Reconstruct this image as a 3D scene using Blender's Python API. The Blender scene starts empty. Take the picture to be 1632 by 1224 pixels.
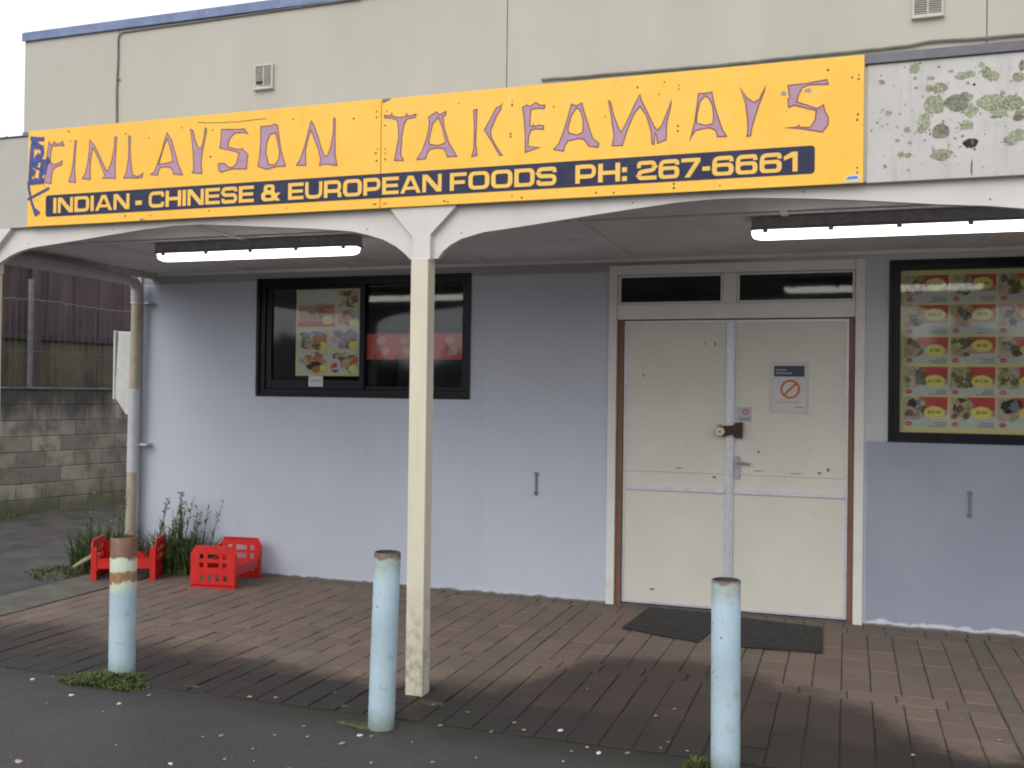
import bpy, bmesh, math, random
from mathutils import Vector, Matrix, noise as mnoise
from mathutils.geometry import tessellate_polygon
R = math.radians
random.seed(7)
sc = bpy.context.scene

# ------------------------------------------------------------ camera, sky, sun, exposure
cam = bpy.data.objects.new("camera", bpy.data.cameras.new("camera"))
sc.collection.objects.link(cam); sc.camera = cam
cam.data.sensor_width = 36; cam.data.lens = 36*1570.8/1632
cam.data.clip_start = .05; cam.data.clip_end = 500
_r = Vector((0.94643035, 0.3226431, 0.01307726)); _u = Vector((-0.00984744, -0.01164078, 0.99988375)); _f = Vector((-0.32275782, 0.94644911, 0.00783998))
cam.matrix_world = Matrix(((_r.x, _u.x, -_f.x, 0), (_r.y, _u.y, -_f.y, 0), (_r.z, _u.z, -_f.z, 1.62), (0, 0, 0, 1)))

SUN_EL, SUN_AZ = 36, 196          # degrees; azimuth from +Y clockwise (behind and left of the camera)
w = bpy.data.worlds.new("World"); sc.world = w; w.use_nodes = True
nt = w.node_tree; nt.nodes.clear()
sky = nt.nodes.new('ShaderNodeTexSky'); sky.sky_type = 'NISHITA'; sky.sun_disc = False
sky.sun_elevation = R(SUN_EL); sky.sun_rotation = R(SUN_AZ); sky.dust_density = 4; sky.air_density = 1.0
hs = nt.nodes.new('ShaderNodeHueSaturation'); hs.inputs['Saturation'].default_value = .22; hs.inputs['Value'].default_value = 1.0
bg = nt.nodes.new('ShaderNodeBackground'); bg.inputs['Strength'].default_value = .15
wo = nt.nodes.new('ShaderNodeOutputWorld')
ov = nt.nodes.new('ShaderNodeMix'); ov.data_type = 'RGBA'; ov.inputs[0].default_value = .75      # even cloud cover over the clear sky
ov.inputs[7].default_value = (11.0, 11.2, 11.8, 1)
nt.links.new(sky.outputs[0], hs.inputs['Color']); nt.links.new(hs.outputs[0], ov.inputs[6]); nt.links.new(ov.outputs[2], bg.inputs[0]); nt.links.new(bg.outputs[0], wo.inputs[0])
sd = bpy.data.lights.new("sun", 'SUN'); sd.energy = 1.0; sd.angle = R(40); sd.color = (1, .96, .9)
sun = bpy.data.objects.new("sun", sd); sc.collection.objects.link(sun)
sdir = Vector((math.sin(R(SUN_AZ))*math.cos(R(SUN_EL)), math.cos(R(SUN_AZ))*math.cos(R(SUN_EL)), math.sin(R(SUN_EL))))
sun.rotation_euler = sdir.to_track_quat('Z', 'Y').to_euler()
sc.view_settings.view_transform = 'Standard'; sc.view_settings.look = 'None'
sc.cycles.filter_width = 2.0
sc.view_settings.gamma = 1; sc.view_settings.exposure = -0.1

# ------------------------------------------------------------ node helpers
def s2l(c): return tuple((v/255/12.92 if v/255 <= .04045 else ((v/255+.055)/1.055)**2.4) for v in c)
class NM:
    def __init__(s, name):
        s.m = bpy.data.materials.new(name); s.m.use_nodes = True; s.t = s.m.node_tree
        s.t.nodes.clear(); s.out = s.n('OutputMaterial'); s.b = s.n('BsdfPrincipled'); s.l(s.b.outputs[0], s.out.inputs[0])
    def n(s, k): return s.t.nodes.new('ShaderNode'+k)
    def l(s, a, b): s.t.links.new(a, b)
    def pos(s, obj=False, scale=(1, 1, 1)):
        if obj: o = s.n('TexCoord').outputs['Object']
        else: o = s.n('NewGeometry').outputs['Position']
        if scale != (1, 1, 1):
            mp = s.n('Mapping'); mp.inputs['Scale'].default_value = scale; s.l(o, mp.inputs[0]); o = mp.outputs[0]
        return o
    def noise(s, co, scale, detail=4, rough=.55):
        x = s.n('TexNoise'); x.inputs['Scale'].default_value = scale; x.inputs['Detail'].default_value = detail
        x.inputs['Roughness'].default_value = rough; s.l(co, x.inputs['Vector']); return x.outputs['Fac']
    def ramp(s, fac, a, b, va=0., vb=1.):
        x = s.n('MapRange'); x.interpolation_type = 'SMOOTHSTEP'
        for k, v in ((1, a), (2, b), (3, va), (4, vb)): x.inputs[k].default_value = v
        s.l(fac, x.inputs[0]); return x.outputs[0]
    def mix(s, f, a, b, mode='MIX'):
        x = s.n('Mix'); x.data_type = 'RGBA'; x.blend_type = mode
        for sock, v in ((x.inputs[0], f), (x.inputs[6], a), (x.inputs[7], b)):
            if hasattr(v, 'is_linked') or hasattr(v, 'links'): s.l(v, sock)
            elif isinstance(v, (int, float)): sock.default_value = v
            else: sock.default_value = (*v[:3], 1)
        return x.outputs[2]
    def math(s, op, a, b=0., clamp=False):
        x = s.n('Math'); x.operation = op; x.use_clamp = clamp
        for i, v in ((0, a), (1, b)):
            if isinstance(v, (int, float)): x.inputs[i].default_value = v
            else: s.l(v, x.inputs[i])
        return x.outputs[0]
    def sep(s, co):
        x = s.n('SeparateXYZ'); s.l(co, x.inputs[0]); return x.outputs
    def col(s, c):
        if isinstance(c, tuple): s.b.inputs['Base Color'].default_value = (*c, 1)
        else: s.l(c, s.b.inputs['Base Color'])
    def rough(s, r):
        if isinstance(r, (int, float)): s.b.inputs['Roughness'].default_value = r
        else: s.l(r, s.b.inputs['Roughness'])
    def bump(s, h, st=.3, dist=.01):
        x = s.n('Bump'); x.inputs['Strength'].default_value = st; x.inputs['Distance'].default_value = dist
        s.l(h, x.inputs['Height']); s.l(x.outputs[0], s.b.inputs['Normal'])

def M(name, c, rough=.6, metal=0, var=.15, vs=6, dirt=None, da=.0, ds=9, dlo=.55, dhi=.75, bump=.15, bs=60, obj=False, stretch=(1, 1, 1), spec=None):
    """painted or plain surface: base colour, soft variation, dirt patches, fine relief"""
    k = NM(name); co = k.pos(obj, stretch)
    c2 = tuple(max(0, v*(1-var)) for v in c)
    cc = k.mix(k.ramp(k.noise(co, vs), .35, .65), c, c2)
    if dirt:
        f = k.math('MULTIPLY', k.ramp(k.noise(co, ds, 8, .65), dlo, dhi), da)
        cc = k.mix(f, cc, dirt)
    k.col(cc); k.b.inputs['Metallic'].default_value = metal
    k.rough(k.ramp(k.noise(co, vs*2.3), .3, .7, rough*.85, min(1, rough*1.15)))
    if spec is not None: k.b.inputs['Specular IOR Level'].default_value = spec
    if bump: k.bump(k.noise(co, bs, 5), bump, .004)
    return k.m

# ------------------------------------------------------------ mesh helpers
class MB:
    def __init__(s, o=(0, 0, 0)): s.v = []; s.f = []; s.m = []; s.o = Vector(o)
    def add(s, vs, fs, m=0):
        b = len(s.v); s.v += [tuple(v) for v in vs]
        for f in fs: s.f.append(tuple(b+i for i in f)); s.m.append(m)
    def box(s, x0, x1, y0, y1, z0, z1, m=0, rot=None, piv=None):
        vs = [Vector((x, y, z)) for x in (x0, x1) for y in (y0, y1) for z in (z0, z1)]
        if rot is not None:
            p = Vector(piv) if piv else Vector(((x0+x1)/2, (y0+y1)/2, (z0+z1)/2)); vs = [rot@(v-p)+p for v in vs]
        s.add(vs, [(0, 1, 3, 2), (4, 6, 7, 5), (0, 4, 5, 1), (2, 3, 7, 6), (0, 2, 6, 4), (1, 5, 7, 3)], m)
    def prism_xz(s, loops, y0, y1, m=0):
        """polygon (with holes) in x-z, from y0 (front) to y1 (back)"""
        vv = [[Vector((a, b, 0)) for a, b in lp] for lp in loops]
        flat = [p for lp in loops for p in lp]; n = len(flat)
        tri = tessellate_polygon(vv)
        b = len(s.v); s.v += [(a, y0, c) for a, c in flat]+[(a, y1, c) for a, c in flat]
        for t in tri:
            p, q, r = (flat[i] for i in t)
            ar = (q[0]-p[0])*(r[1]-p[1])-(q[1]-p[1])*(r[0]-p[0])
            t = t if ar > 0 else t[::-1]
            s.f.append(tuple(b+i for i in t)); s.m.append(m)
            s.f.append(tuple(b+n+i for i in t[::-1])); s.m.append(m)
        i0 = 0
        for lp in loops:
            k = len(lp)
            for i in range(k):
                j = (i+1) % k; s.f.append((b+i0+i, b+i0+j, b+n+i0+j, b+n+i0+i)); s.m.append(m)
            i0 += k
    def tube(s, pts, r, n=12, m=0, cap=True, rs=None):
        pts = [Vector(p) for p in pts]; rings = []
        up = None
        for i, p in enumerate(pts):
            d = (pts[min(i+1, len(pts)-1)]-pts[max(i-1, 0)]).normalized()
            a = d.orthogonal().normalized() if up is None else (up-d*up.dot(d)).normalized()
            up = a; c = d.cross(a); rr = rs[i] if rs else r
            rings.append([p+(a*math.cos(2*math.pi*j/n)+c*math.sin(2*math.pi*j/n))*rr for j in range(n)])
        b = len(s.v)
        for g in rings: s.v += [tuple(v) for v in g]
        for i in range(len(pts)-1):
            for j in range(n):
                s.f.append((b+i*n+j, b+i*n+(j+1) % n, b+(i+1)*n+(j+1) % n, b+(i+1)*n+j)); s.m.append(m)
        if cap:
            s.f.append(tuple(b+j for j in reversed(range(n)))); s.m.append(m)
            e = b+(len(pts)-1)*n; s.f.append(tuple(e+j for j in range(n))); s.m.append(m)
    def ribbon(s, pts, wd, y0, y1, m=0, closed=False):
        """stroke of constant width in the x-z plane, mitred, with thickness y0..y1"""
        P = [Vector(p) for p in pts]; n = len(P); Lf = []; Rt = []
        for i in range(n):
            a = P[(i-1) % n] if (closed or i) else None; c = P[(i+1) % n] if (closed or i < n-1) else None
            d1 = (P[i]-a).normalized() if a is not None else None; d2 = (c-P[i]).normalized() if c is not None else None
            if d1 is None: d1 = d2
            if d2 is None: d2 = d1
            n1 = Vector((-d1.y, d1.x)); n2 = Vector((-d2.y, d2.x)); mm = n1+n2
            if mm.length < 1e-4: mm = n1.copy()
            mm.normalize(); k = min(1/max(.35, mm.dot(n1)), 1.9)
            Lf.append(P[i]+mm*k*wd/2); Rt.append(P[i]-mm*k*wd/2)
        b = len(s.v)
        for Y in (y0, y1): s.v += [(p.x, Y, p.y) for p in Lf]+[(p.x, Y, p.y) for p in Rt]
        for i in range(n if closed else n-1):
            j = (i+1) % n
            s.f += [(b+n+i, b+n+j, b+j, b+i), (b+3*n+i, b+2*n+i, b+2*n+j, b+3*n+j), (b+i, b+j, b+2*n+j, b+2*n+i), (b+n+j, b+n+i, b+3*n+i, b+3*n+j)]
            s.m += [m]*4
    def build(s, name, mats, parent=None, smooth=False, bevel=0, seg=2, kind=None, loc=None):
        me = bpy.data.meshes.new(name); o = s.o
        me.from_pydata([(v[0]-o.x, v[1]-o.y, v[2]-o.z) for v in s.v], [], s.f)
        if not isinstance(mats, (list, tuple)): mats = [mats]
        for mt in mats: me.materials.append(mt)
        me.polygons.foreach_set('material_index', s.m)
        if smooth: me.polygons.foreach_set('use_smooth', [True]*len(s.f))
        me.update()
        ob = bpy.data.objects.new(name, me); sc.collection.objects.link(ob)
        if parent is not None: ob.parent = parent
        else: ob.location = s.o
        if smooth and smooth != 'all': me.set_sharp_from_angle(angle=R(40))
        if bevel:
            bv = ob.modifiers.new('bevel', 'BEVEL'); bv.width = bevel; bv.segments = seg; bv.limit_method = 'ANGLE'; bv.angle_limit = R(50)
        if kind: ob['kind'] = kind
        return ob

def thing(name, label, cat, loc=(0, 0, 0), group=None, rz=0):
    o = bpy.data.objects.new(name, None); sc.collection.objects.link(o); o.location = loc; o.rotation_euler = (0, 0, rz)
    o.empty_display_size = .1
    return tag(o, label, cat, group)
def tag(o, label, cat, group=None):
    o['label'] = label; o['category'] = cat
    if group: o['group'] = group
    return o
def copy_tree(o, parent=None):
    c = o.copy(); sc.collection.objects.link(c); c.parent = parent
    for k in ('label',):
        pass
    for ch in [x for x in sc.objects if x.parent == o]: copy_tree(ch, c)
    return c
def rect(x0, x1, z0, z1): return [(x0, z0), (x1, z0), (x1, z1), (x0, z1)]
def rrect(x0, x1, z0, z1, r, n=5):
    o = []
    for cx, cz, a in ((x1-r, z1-r, 0), (x0+r, z1-r, 90), (x0+r, z0+r, 180), (x1-r, z0+r, 270)):
        o += [(cx+r*math.cos(R(a+90*i/n)), cz+r*math.sin(R(a+90*i/n))) for i in range(n+1)]
    return o
def blob(cx, cz, rx, rz, n=18, j=.15, rnd=random, a0=0):
    ph = rnd.random()*9; o = []
    for i in range(n):
        a = 2*math.pi*i/n; k = 1+j*(math.sin(3*a+ph)*.5+math.sin(5*a+ph*2)*.3+(rnd.random()-.5)*.7)
        x = rx*k*math.cos(a); z = rz*k*math.sin(a)
        o.append((cx+x*math.cos(a0)-z*math.sin(a0), cz+x*math.sin(a0)+z*math.cos(a0)))
    return o
def text_polys(s, x0, x1, z0, z1, y, mb, m=0, bold=.0):
    """printed lettering: font outline fitted in a box on the x-z plane"""
    cu = bpy.data.curves.new('tmp', 'FONT'); cu.body = s; cu.offset = bold; cu.resolution_u = 2
    ob = bpy.data.objects.new('tmp', cu); sc.collection.objects.link(ob)
    dg = bpy.context.evaluated_depsgraph_get(); me = bpy.data.meshes.new_from_object(ob.evaluated_get(dg))
    xs = [v.co.x for v in me.vertices]; zs = [v.co.y for v in me.vertices]
    ax, bx, az, bz = min(xs), max(xs), min(zs), max(zs)
    vs = [(x0+(v.co.x-ax)/(bx-ax)*(x1-x0), y, z0+(v.co.y-az)/(bz-az)*(z1-z0)) for v in me.vertices]
    mb.add(vs, [tuple(p.vertices) for p in me.polygons], m)
    bpy.data.objects.remove(ob); bpy.data.curves.remove(cu); bpy.data.meshes.remove(me)

# ------------------------------------------------------------ measured data (metres, x-z on the sign plane; x-y on the ground)
LETTERS = [[[(-4.6508,3.1186),(-4.6646,3.0368),(-4.6679,2.946),(-4.6871,2.8686),(-4.6297,2.8571),(-4.6257,2.9105),(-4.616,2.9429),(-4.5905,2.9578),(-4.5475,2.9683),(-4.548,2.9922),(-4.5806,2.9778),(-4.6166,2.9718),(-4.6378,2.9938),(-4.6359,3.0515),(-4.6242,3.0878),(-4.5335,3.0841),(-4.5474,3.1114),(-4.5626,3.1001),(-4.5934,3.0964),(-4.6124,3.1142),(-4.6193,3.0982),(-4.6389,3.0971)]],[[(-4.4524,3.1088),(-4.4411,3.1056),(-4.4486,3.0227),(-4.4518,2.933),(-4.4431,2.8548),(-4.4941,2.8602),(-4.472,2.926),(-4.4603,2.9989),(-4.4576,3.0642)]],[[(-4.3412,3.1051),(-4.3085,3.072),(-4.262,2.9943),(-4.2208,2.919),(-4.2057,2.906),(-4.1772,2.9647),(-4.1591,3.044),(-4.1575,3.1099),(-4.1427,3.1088),(-4.147,3.0271),(-4.1522,2.947),(-4.1476,2.8623),(-4.2396,2.8676),(-4.225,2.8829),(-4.2562,2.9535),(-4.2924,3.0206),(-4.3181,3.0548),(-4.3273,3.0148),(-4.3359,2.9422),(-4.3323,2.8648),(-4.3929,2.874),(-4.3703,2.9036),(-4.3516,2.9757),(-4.3422,3.0564)]],[[(-4.0567,3.1091),(-4.0419,3.1017),(-4.0432,3.0202),(-4.0349,2.9397),(-4.0239,2.8751),(-3.9898,2.8636),(-3.9658,2.8701),(-3.9497,2.8819),(-3.953,2.8567),(-3.9896,2.854),(-4.0479,2.859),(-4.0868,2.8596),(-4.068,2.8937),(-4.055,2.973),(-4.0533,3.0369)]],[[(-3.7825,3.1068),(-3.7506,3.0636),(-3.7258,2.9911),(-3.701,2.9189),(-3.669,2.8543),(-3.7327,2.8627),(-3.7379,2.8858),(-3.757,2.9027),(-3.7996,2.9093),(-3.8279,2.9071),(-3.839,2.888),(-3.8442,2.8622),(-3.8958,2.8692),(-3.8702,2.8819),(-3.8427,2.9356),(-3.8156,3.005),(-3.7978,3.0669)],[(-3.7819,3.0737),(-3.8064,3.0202),(-3.8378,2.9258),(-3.7905,2.9284),(-3.7388,2.937),(-3.7493,2.9927),(-3.7662,3.0411)]],[[(-3.62,3.1169),(-3.6022,3.1078),(-3.5922,3.0681),(-3.5728,3.0161),(-3.5541,2.9992),(-3.5405,3.01),(-3.5276,3.0557),(-3.5195,3.1173),(-3.5084,3.1071),(-3.5227,3.0398),(-3.5353,2.9785),(-3.5434,2.9169),(-3.5358,2.8542),(-3.6041,2.8622),(-3.5934,2.881),(-3.5964,2.9436),(-3.6034,3.0221)]],[[(-3.4083,3.1),(-3.2834,3.0908),(-3.256,3.0927),(-3.2299,3.061),(-3.2556,3.0707),(-3.3199,3.0722),(-3.3517,3.0444),(-3.3666,2.998),(-3.3183,2.9828),(-3.2676,2.9739),(-3.2724,2.9853),(-3.2297,2.9454),(-3.2382,2.8635),(-3.3347,2.8678),(-3.4085,2.854),(-3.4227,2.8668),(-3.4262,2.9051),(-3.3862,2.9042),(-3.3533,2.8768),(-3.3256,2.8783),(-3.303,2.899),(-3.2945,2.9379),(-3.2856,2.9546),(-3.318,2.9686),(-3.4176,2.9935),(-3.4101,3.0406)]],[[(-3.1488,3.0966),(-3.084,3.0956),(-3.0573,3.1045),(-3.0393,3.0938),(-3.0293,3.0294),(-3.0146,2.9507),(-2.9847,2.8636),(-3.0443,2.8641),(-3.1067,2.8524),(-3.163,2.873),(-3.1531,2.9287),(-3.1474,3.0143)],[(-3.052,3.0559),(-3.0876,3.0452),(-3.1076,3.0038),(-3.1128,2.9417),(-3.0937,2.8797),(-3.0534,2.874),(-3.0271,2.905),(-3.0253,2.9515),(-3.0378,3.0067)]],[[(-2.8263,3.104),(-2.8103,3.0828),(-2.7833,3.0195),(-2.7605,2.9491),(-2.7382,2.9018),(-2.721,2.9007),(-2.7004,2.9527),(-2.6871,3.0278),(-2.685,3.1099),(-2.6755,3.1061),(-2.6756,3.0042),(-2.6741,2.9128),(-2.6619,2.8467),(-2.7289,2.8592),(-2.7693,2.8534),(-2.7638,2.8882),(-2.7777,2.9426),(-2.8092,3.0137),(-2.8255,3.0532),(-2.848,2.9934),(-2.8585,2.9403),(-2.8553,2.8587),(-2.9159,2.864),(-2.8943,2.8888),(-2.865,2.9638),(-2.8403,3.0543)]],[[(-2.3778,3.0992),(-2.3385,3.0937),(-2.3341,3.1074),(-2.3266,3.0902),(-2.2883,3.0807),(-2.2504,3.0843),(-2.2479,3.1006),(-2.2387,3.0834),(-2.1912,3.0912),(-2.1963,3.0752),(-2.243,3.0697),(-2.2606,3.0439),(-2.2732,2.9789),(-2.278,2.8802),(-2.2603,2.8486),(-2.3138,2.852),(-2.3037,2.9067),(-2.2912,2.9719),(-2.2939,3.0299),(-2.3017,3.0677),(-2.3337,3.0809),(-2.3749,3.0857)]],[[(-2.074,3.095),(-2.0561,3.0773),(-2.0186,3.0922),(-2.0218,3.0714),(-2.0366,3.0676),(-2.0288,3.0102),(-2.0013,2.927),(-1.954,2.851),(-2.0089,2.8529),(-2.0181,2.8795),(-2.0271,2.8963),(-2.0623,2.9028),(-2.1108,2.8979),(-2.1239,2.8783),(-2.1323,2.8495),(-2.184,2.8479),(-2.1508,2.8965),(-2.1252,2.9683),(-2.1129,3.0327),(-2.1178,3.0699)],[(-2.063,3.0664),(-2.0951,3.0314),(-2.1159,2.9431),(-2.1112,2.9248),(-2.0625,2.915),(-2.0231,2.9245),(-2.0189,2.9364),(-2.0393,3.0109)]],[[(-1.8632,3.0863),(-1.8443,3.0896),(-1.8464,2.9966),(-1.8496,2.9165),(-1.8409,2.8501),(-1.87,2.8439),(-1.8586,2.885),(-1.8576,2.9974)]],[[(-1.7371,3.0906),(-1.7202,3.0908),(-1.7061,3.1072),(-1.7116,3.0821),(-1.7364,3.0442),(-1.7569,2.9979),(-1.7676,2.9747),(-1.7646,2.9425),(-1.7385,2.8928),(-1.7007,2.8401),(-1.7167,2.8404),(-1.7514,2.9017),(-1.8017,2.9788),(-1.7701,3.0309)]],[[(-1.5945,3.079),(-1.5739,3.0892),(-1.5531,3.0804),(-1.5244,3.0985),(-1.4996,3.0823),(-1.475,3.0811),(-1.478,3.0641),(-1.5199,3.0683),(-1.5487,3.0651),(-1.5524,3.0299),(-1.5534,2.9842),(-1.5392,2.9737),(-1.5353,2.9868),(-1.5269,2.9744),(-1.5064,2.9823),(-1.4801,2.9764),(-1.4807,2.9584),(-1.5267,2.9633),(-1.5473,2.9585),(-1.5592,2.9279),(-1.5627,2.8769),(-1.4975,2.8669),(-1.5336,2.8591),(-1.5764,2.847),(-1.5775,2.9292),(-1.5854,3.0245)]],[[(-1.3347,3.0751),(-1.3089,3.0637),(-1.2803,3.0761),(-1.2685,3.031),(-1.2478,2.9675),(-1.2231,2.8962),(-1.1904,2.8669),(-1.1941,2.8464),(-1.2424,2.8566),(-1.2667,2.8915),(-1.2987,2.8976),(-1.3508,2.8897),(-1.3666,2.8674),(-1.3735,2.839),(-1.4255,2.8519),(-1.399,2.8774),(-1.3716,2.9456),(-1.3485,3.0218)],[(-1.3088,3.0543),(-1.3363,3.013),(-1.3516,2.952),(-1.3473,2.9299),(-1.307,2.9161),(-1.2767,2.9255),(-1.2714,2.946),(-1.2736,2.9926),(-1.2886,3.0403)]],[[(-1.1443,3.0779),(-1.1349,3.0702),(-1.1144,2.9957),(-1.0862,2.9247),(-1.0765,2.9143),(-1.0447,2.9721),(-1.0092,3.0493),(-0.9855,3.0936),(-0.9771,3.0626),(-0.9483,3.0045),(-0.9154,2.9344),(-0.8976,2.9092),(-0.8756,2.9314),(-0.8525,2.989),(-0.8296,3.0535),(-0.8331,3.019),(-0.852,2.9415),(-0.8534,2.8609),(-0.8952,2.8465),(-0.9005,2.8896),(-0.9086,2.8982),(-0.9127,2.8413),(-0.9224,2.8467),(-0.9271,2.9074),(-0.9521,2.9889),(-0.9848,3.0353),(-1.0126,3.0016),(-1.0442,2.932),(-1.0716,2.8474),(-1.1083,2.8499),(-1.062,2.8466),(-1.1219,2.8491),(-1.1131,2.896),(-1.1259,2.9813)]],[[(-0.6985,3.0738),(-0.666,3.0718),(-0.6352,3.0762),(-0.6254,3.0255),(-0.6071,2.9618),(-0.5833,2.8901),(-0.5624,2.8568),(-0.6051,2.8575),(-0.6139,2.8884),(-0.6409,2.9037),(-0.6794,2.9011),(-0.7104,2.8955),(-0.7257,2.877),(-0.7386,2.849),(-0.7259,2.8927),(-0.7147,2.9389),(-0.7055,3.0087)],[(-0.6658,3.0601),(-0.6888,3.0386),(-0.7051,2.9773),(-0.7069,2.9305),(-0.6642,2.9171),(-0.6296,2.9223),(-0.6246,2.9554),(-0.6306,3.0104),(-0.6464,3.0444)]],[[(-0.502,3.0849),(-0.4714,3.0359),(-0.4374,3.0085),(-0.4114,3.0232),(-0.383,3.0852),(-0.3895,3.0597),(-0.4148,2.9928),(-0.4328,2.9328),(-0.4472,2.8801),(-0.4491,2.8525),(-0.4671,2.8492),(-0.4623,2.8889),(-0.4667,2.9508),(-0.4764,3.0132)]],[[(-0.2805,3.0761),(-0.1954,3.0785),(-0.1085,3.088),(-0.1005,3.0663),(-0.1881,3.071),(-0.217,3.0599),(-0.2347,3.0236),(-0.2417,2.9954),(-0.2016,2.9792),(-0.1488,2.956),(-0.121,2.9718),(-0.1164,2.9459),(-0.0996,2.9108),(-0.1007,2.8771),(-0.1247,2.8458),(-0.1643,2.8555),(-0.2295,2.8701),(-0.2938,2.8779),(-0.2405,2.8762),(-0.2311,2.8846),(-0.2245,2.875),(-0.1788,2.8709),(-0.1576,2.904),(-0.1523,2.9488),(-0.187,2.9591),(-0.2525,2.9818),(-0.2772,2.9724),(-0.2806,3.0123),(-0.2726,3.0154)]]]
GRAFFITI = [([(-4.7947,3.1469),(-4.7451,3.1376),(-4.6875,3.1336)],0.0176),([(-4.7662,3.1433),(-4.7807,3.086),(-4.7846,3.0197)],0.0203),([(-4.7576,3.0845),(-4.718,3.0942),(-4.6987,3.0722),(-4.7039,3.0228),(-4.7561,3.0137)],0.0176),([(-4.7982,3.0164),(-4.716,3.0029),(-4.6408,2.9898)],0.0162),([(-4.7874,3.0032),(-4.7903,2.9451),(-4.7933,2.887)],0.0176),([(-4.6989,2.9811),(-4.7091,2.9237),(-4.7153,2.8702)],0.0176),([(-4.8025,2.8751),(-4.7447,2.876),(-4.6841,2.8767)],0.023),([(-4.656,3.0197),(-4.6684,2.9709),(-4.6828,2.9138)],0.0149),([(-4.8058,2.8794),(-4.7982,2.8207),(-4.7789,2.7531),(-4.7423,2.6642)],0.0101),([(-4.8077,2.7696),(-4.7534,2.7892),(-4.6437,2.8306)],0.0095),([(-4.7568,2.7064),(-4.7175,2.6796)],0.0135),([(-4.7487,2.6686),(-4.7176,2.6838)],0.0095),([(-4.787,2.9865),(-4.7549,2.9613),(-4.6992,2.9479)],0.0108)]
LICHEN = [(0.2716,3.1096,0.0223,0.0223,1),(0.3381,3.0598,0.0152,0.0091,0),(0.3368,3.0136,0.0182,0.0142,0),(0.3794,3.0126,0.0284,0.0223,0),(0.352,2.9382,0.0425,0.0405,1),(0.3734,2.9179,0.0182,0.0203,0),(0.4492,2.9394,0.0507,0.0385,2),(0.4868,2.9592,0.0253,0.0182,0),(0.504,2.8983,0.0304,0.0253,1),(0.4878,2.8372,0.0274,0.0203,1),(0.3828,2.8156,0.0355,0.0334,2),(0.3142,2.867,0.0253,0.0355,1),(0.3017,2.829,0.0182,0.0142,0),(0.2413,2.8334,0.0132,0.0111,0),(0.2468,2.7165,0.0142,0.0101,0),(0.2164,2.7231,0.0142,0.0122,0),(0.3838,2.7094,0.0405,0.0263,0),(0.4175,2.7182,0.0142,0.0101,0),(0.5052,2.7536,0.0304,0.0213,3),(0.5865,2.9308,0.0557,0.0355,1),(0.6197,2.889,0.0355,0.0284,1),(0.6724,2.921,0.0425,0.0324,0),(0.6939,2.7766,0.0355,0.0253,1),(0.6534,2.7569,0.0182,0.0122,0),(0.6698,2.7404,0.0142,0.0081,0),(0.7011,2.878,0.0203,0.0182,0),(0.6973,2.854,0.0223,0.0142,2),(0.4692,3.059,0.0253,0.0162,1),(0.5025,3.0632,0.0203,0.0142,1),(0.5647,3.0666,0.0182,0.0253,0),(0.5937,3.0458,0.0253,0.0203,1),(0.5462,3.1021,0.0122,0.0101,1),(0.6958,3.0319,0.0253,0.0203,0),(0.1622,2.9162,0.0142,0.0101,1),(0.1319,3.0597,0.0122,0.0101,0),(0.2729,3.0657,0.0071,0.0071,0),(0.2785,3.0205,0.0081,0.0061,0),(0.201,2.7868,0.0101,0.0061,0),(0.2549,2.7737,0.0081,0.0061,0),(0.1488,2.6722,0.0081,0.0081,0),(0.3718,3.1067,0.0071,0.0061,0),(0.4724,2.787,0.0061,0.0051,2),(0.3167,2.7805,0.0051,0.0041,2),(0.1143,2.8748,0.0051,0.0041,0),(0.0899,2.8408,0.0051,0.0041,0),(0.5179,3.0142,0.0061,0.0051,3),(0.492,3.023,0.0061,0.0051,2),(0.2342,2.9497,0.0051,0.0041,0),(0.2622,2.9176,0.0041,0.0041,0),(0.1995,2.8496,0.0051,0.0041,0),(0.1584,2.8648,0.0041,0.0041,0),(0.2103,2.9077,0.0041,0.0041,0),(0.4422,2.7791,0.0061,0.0041,0),(0.4227,3.0826,0.0101,0.0061,0),(0.6329,2.9669,0.0101,0.0081,0),(0.5994,2.8652,0.0122,0.0051,2),(0.4429,2.7009,0.0061,0.0041,0),(0.2491,2.6492,0.0051,0.0041,0),(0.4172,2.7532,0.0041,0.0041,0),(0.7076,3.0823,0.0101,0.0223,2)]
SCREWS = [(-3.6816,3.1293),(-3.469,3.1019),(-3.4799,2.9477),(-4.0774,3.1242),(-4.4859,3.1071),(-3.9124,3.0869),(-4.5005,3.1696),(-4.0726,2.6339),(-3.8911,2.628),(-3.4833,2.6358),(-2.4251,3.1235),(-2.4246,3.0927),(-2.3647,3.1217),(-2.3726,3.0446),(-2.4219,2.9202),(-2.4257,2.898),(-2.3706,2.9168),(-2.3703,2.8944),(-2.4209,2.8573),(-2.3697,2.8615),(-2.9378,3.1218),(-2.5625,3.0959),(-3.4803,2.9483),(-3.4691,3.1005),(-2.4379,2.6239),(-2.4255,2.6232),(-2.3759,2.6208),(-2.3636,2.6239),(-2.9735,2.6254),(-1.9476,3.1278),(-1.6517,3.1186),(-1.6514,3.0963),(-1.6577,2.9484),(-1.6575,2.9333),(-1.4283,3.0695),(-1.159,2.9977),(-2.023,2.6201),(-2.001,2.6134),(-1.6449,2.6289),(-1.5923,2.6159),(-1.2015,2.6212),(-1.112,2.615),(-0.7934,3.1214),(-0.7932,3.104),(-0.8894,3.087),(-0.8647,3.1443),(-0.7966,2.9239),(-0.7963,2.8995),(-0.998,3.1298),(0.0041,3.0891),(0.0321,3.0977),(0.0323,3.0783),(0.0304,2.9163),(0.0271,2.8913),(0.0293,2.6703),(0.0295,2.648),(-0.8129,2.643),(-0.8127,2.6233),(-0.5918,2.6229),(-0.1026,3.1326)]
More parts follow.
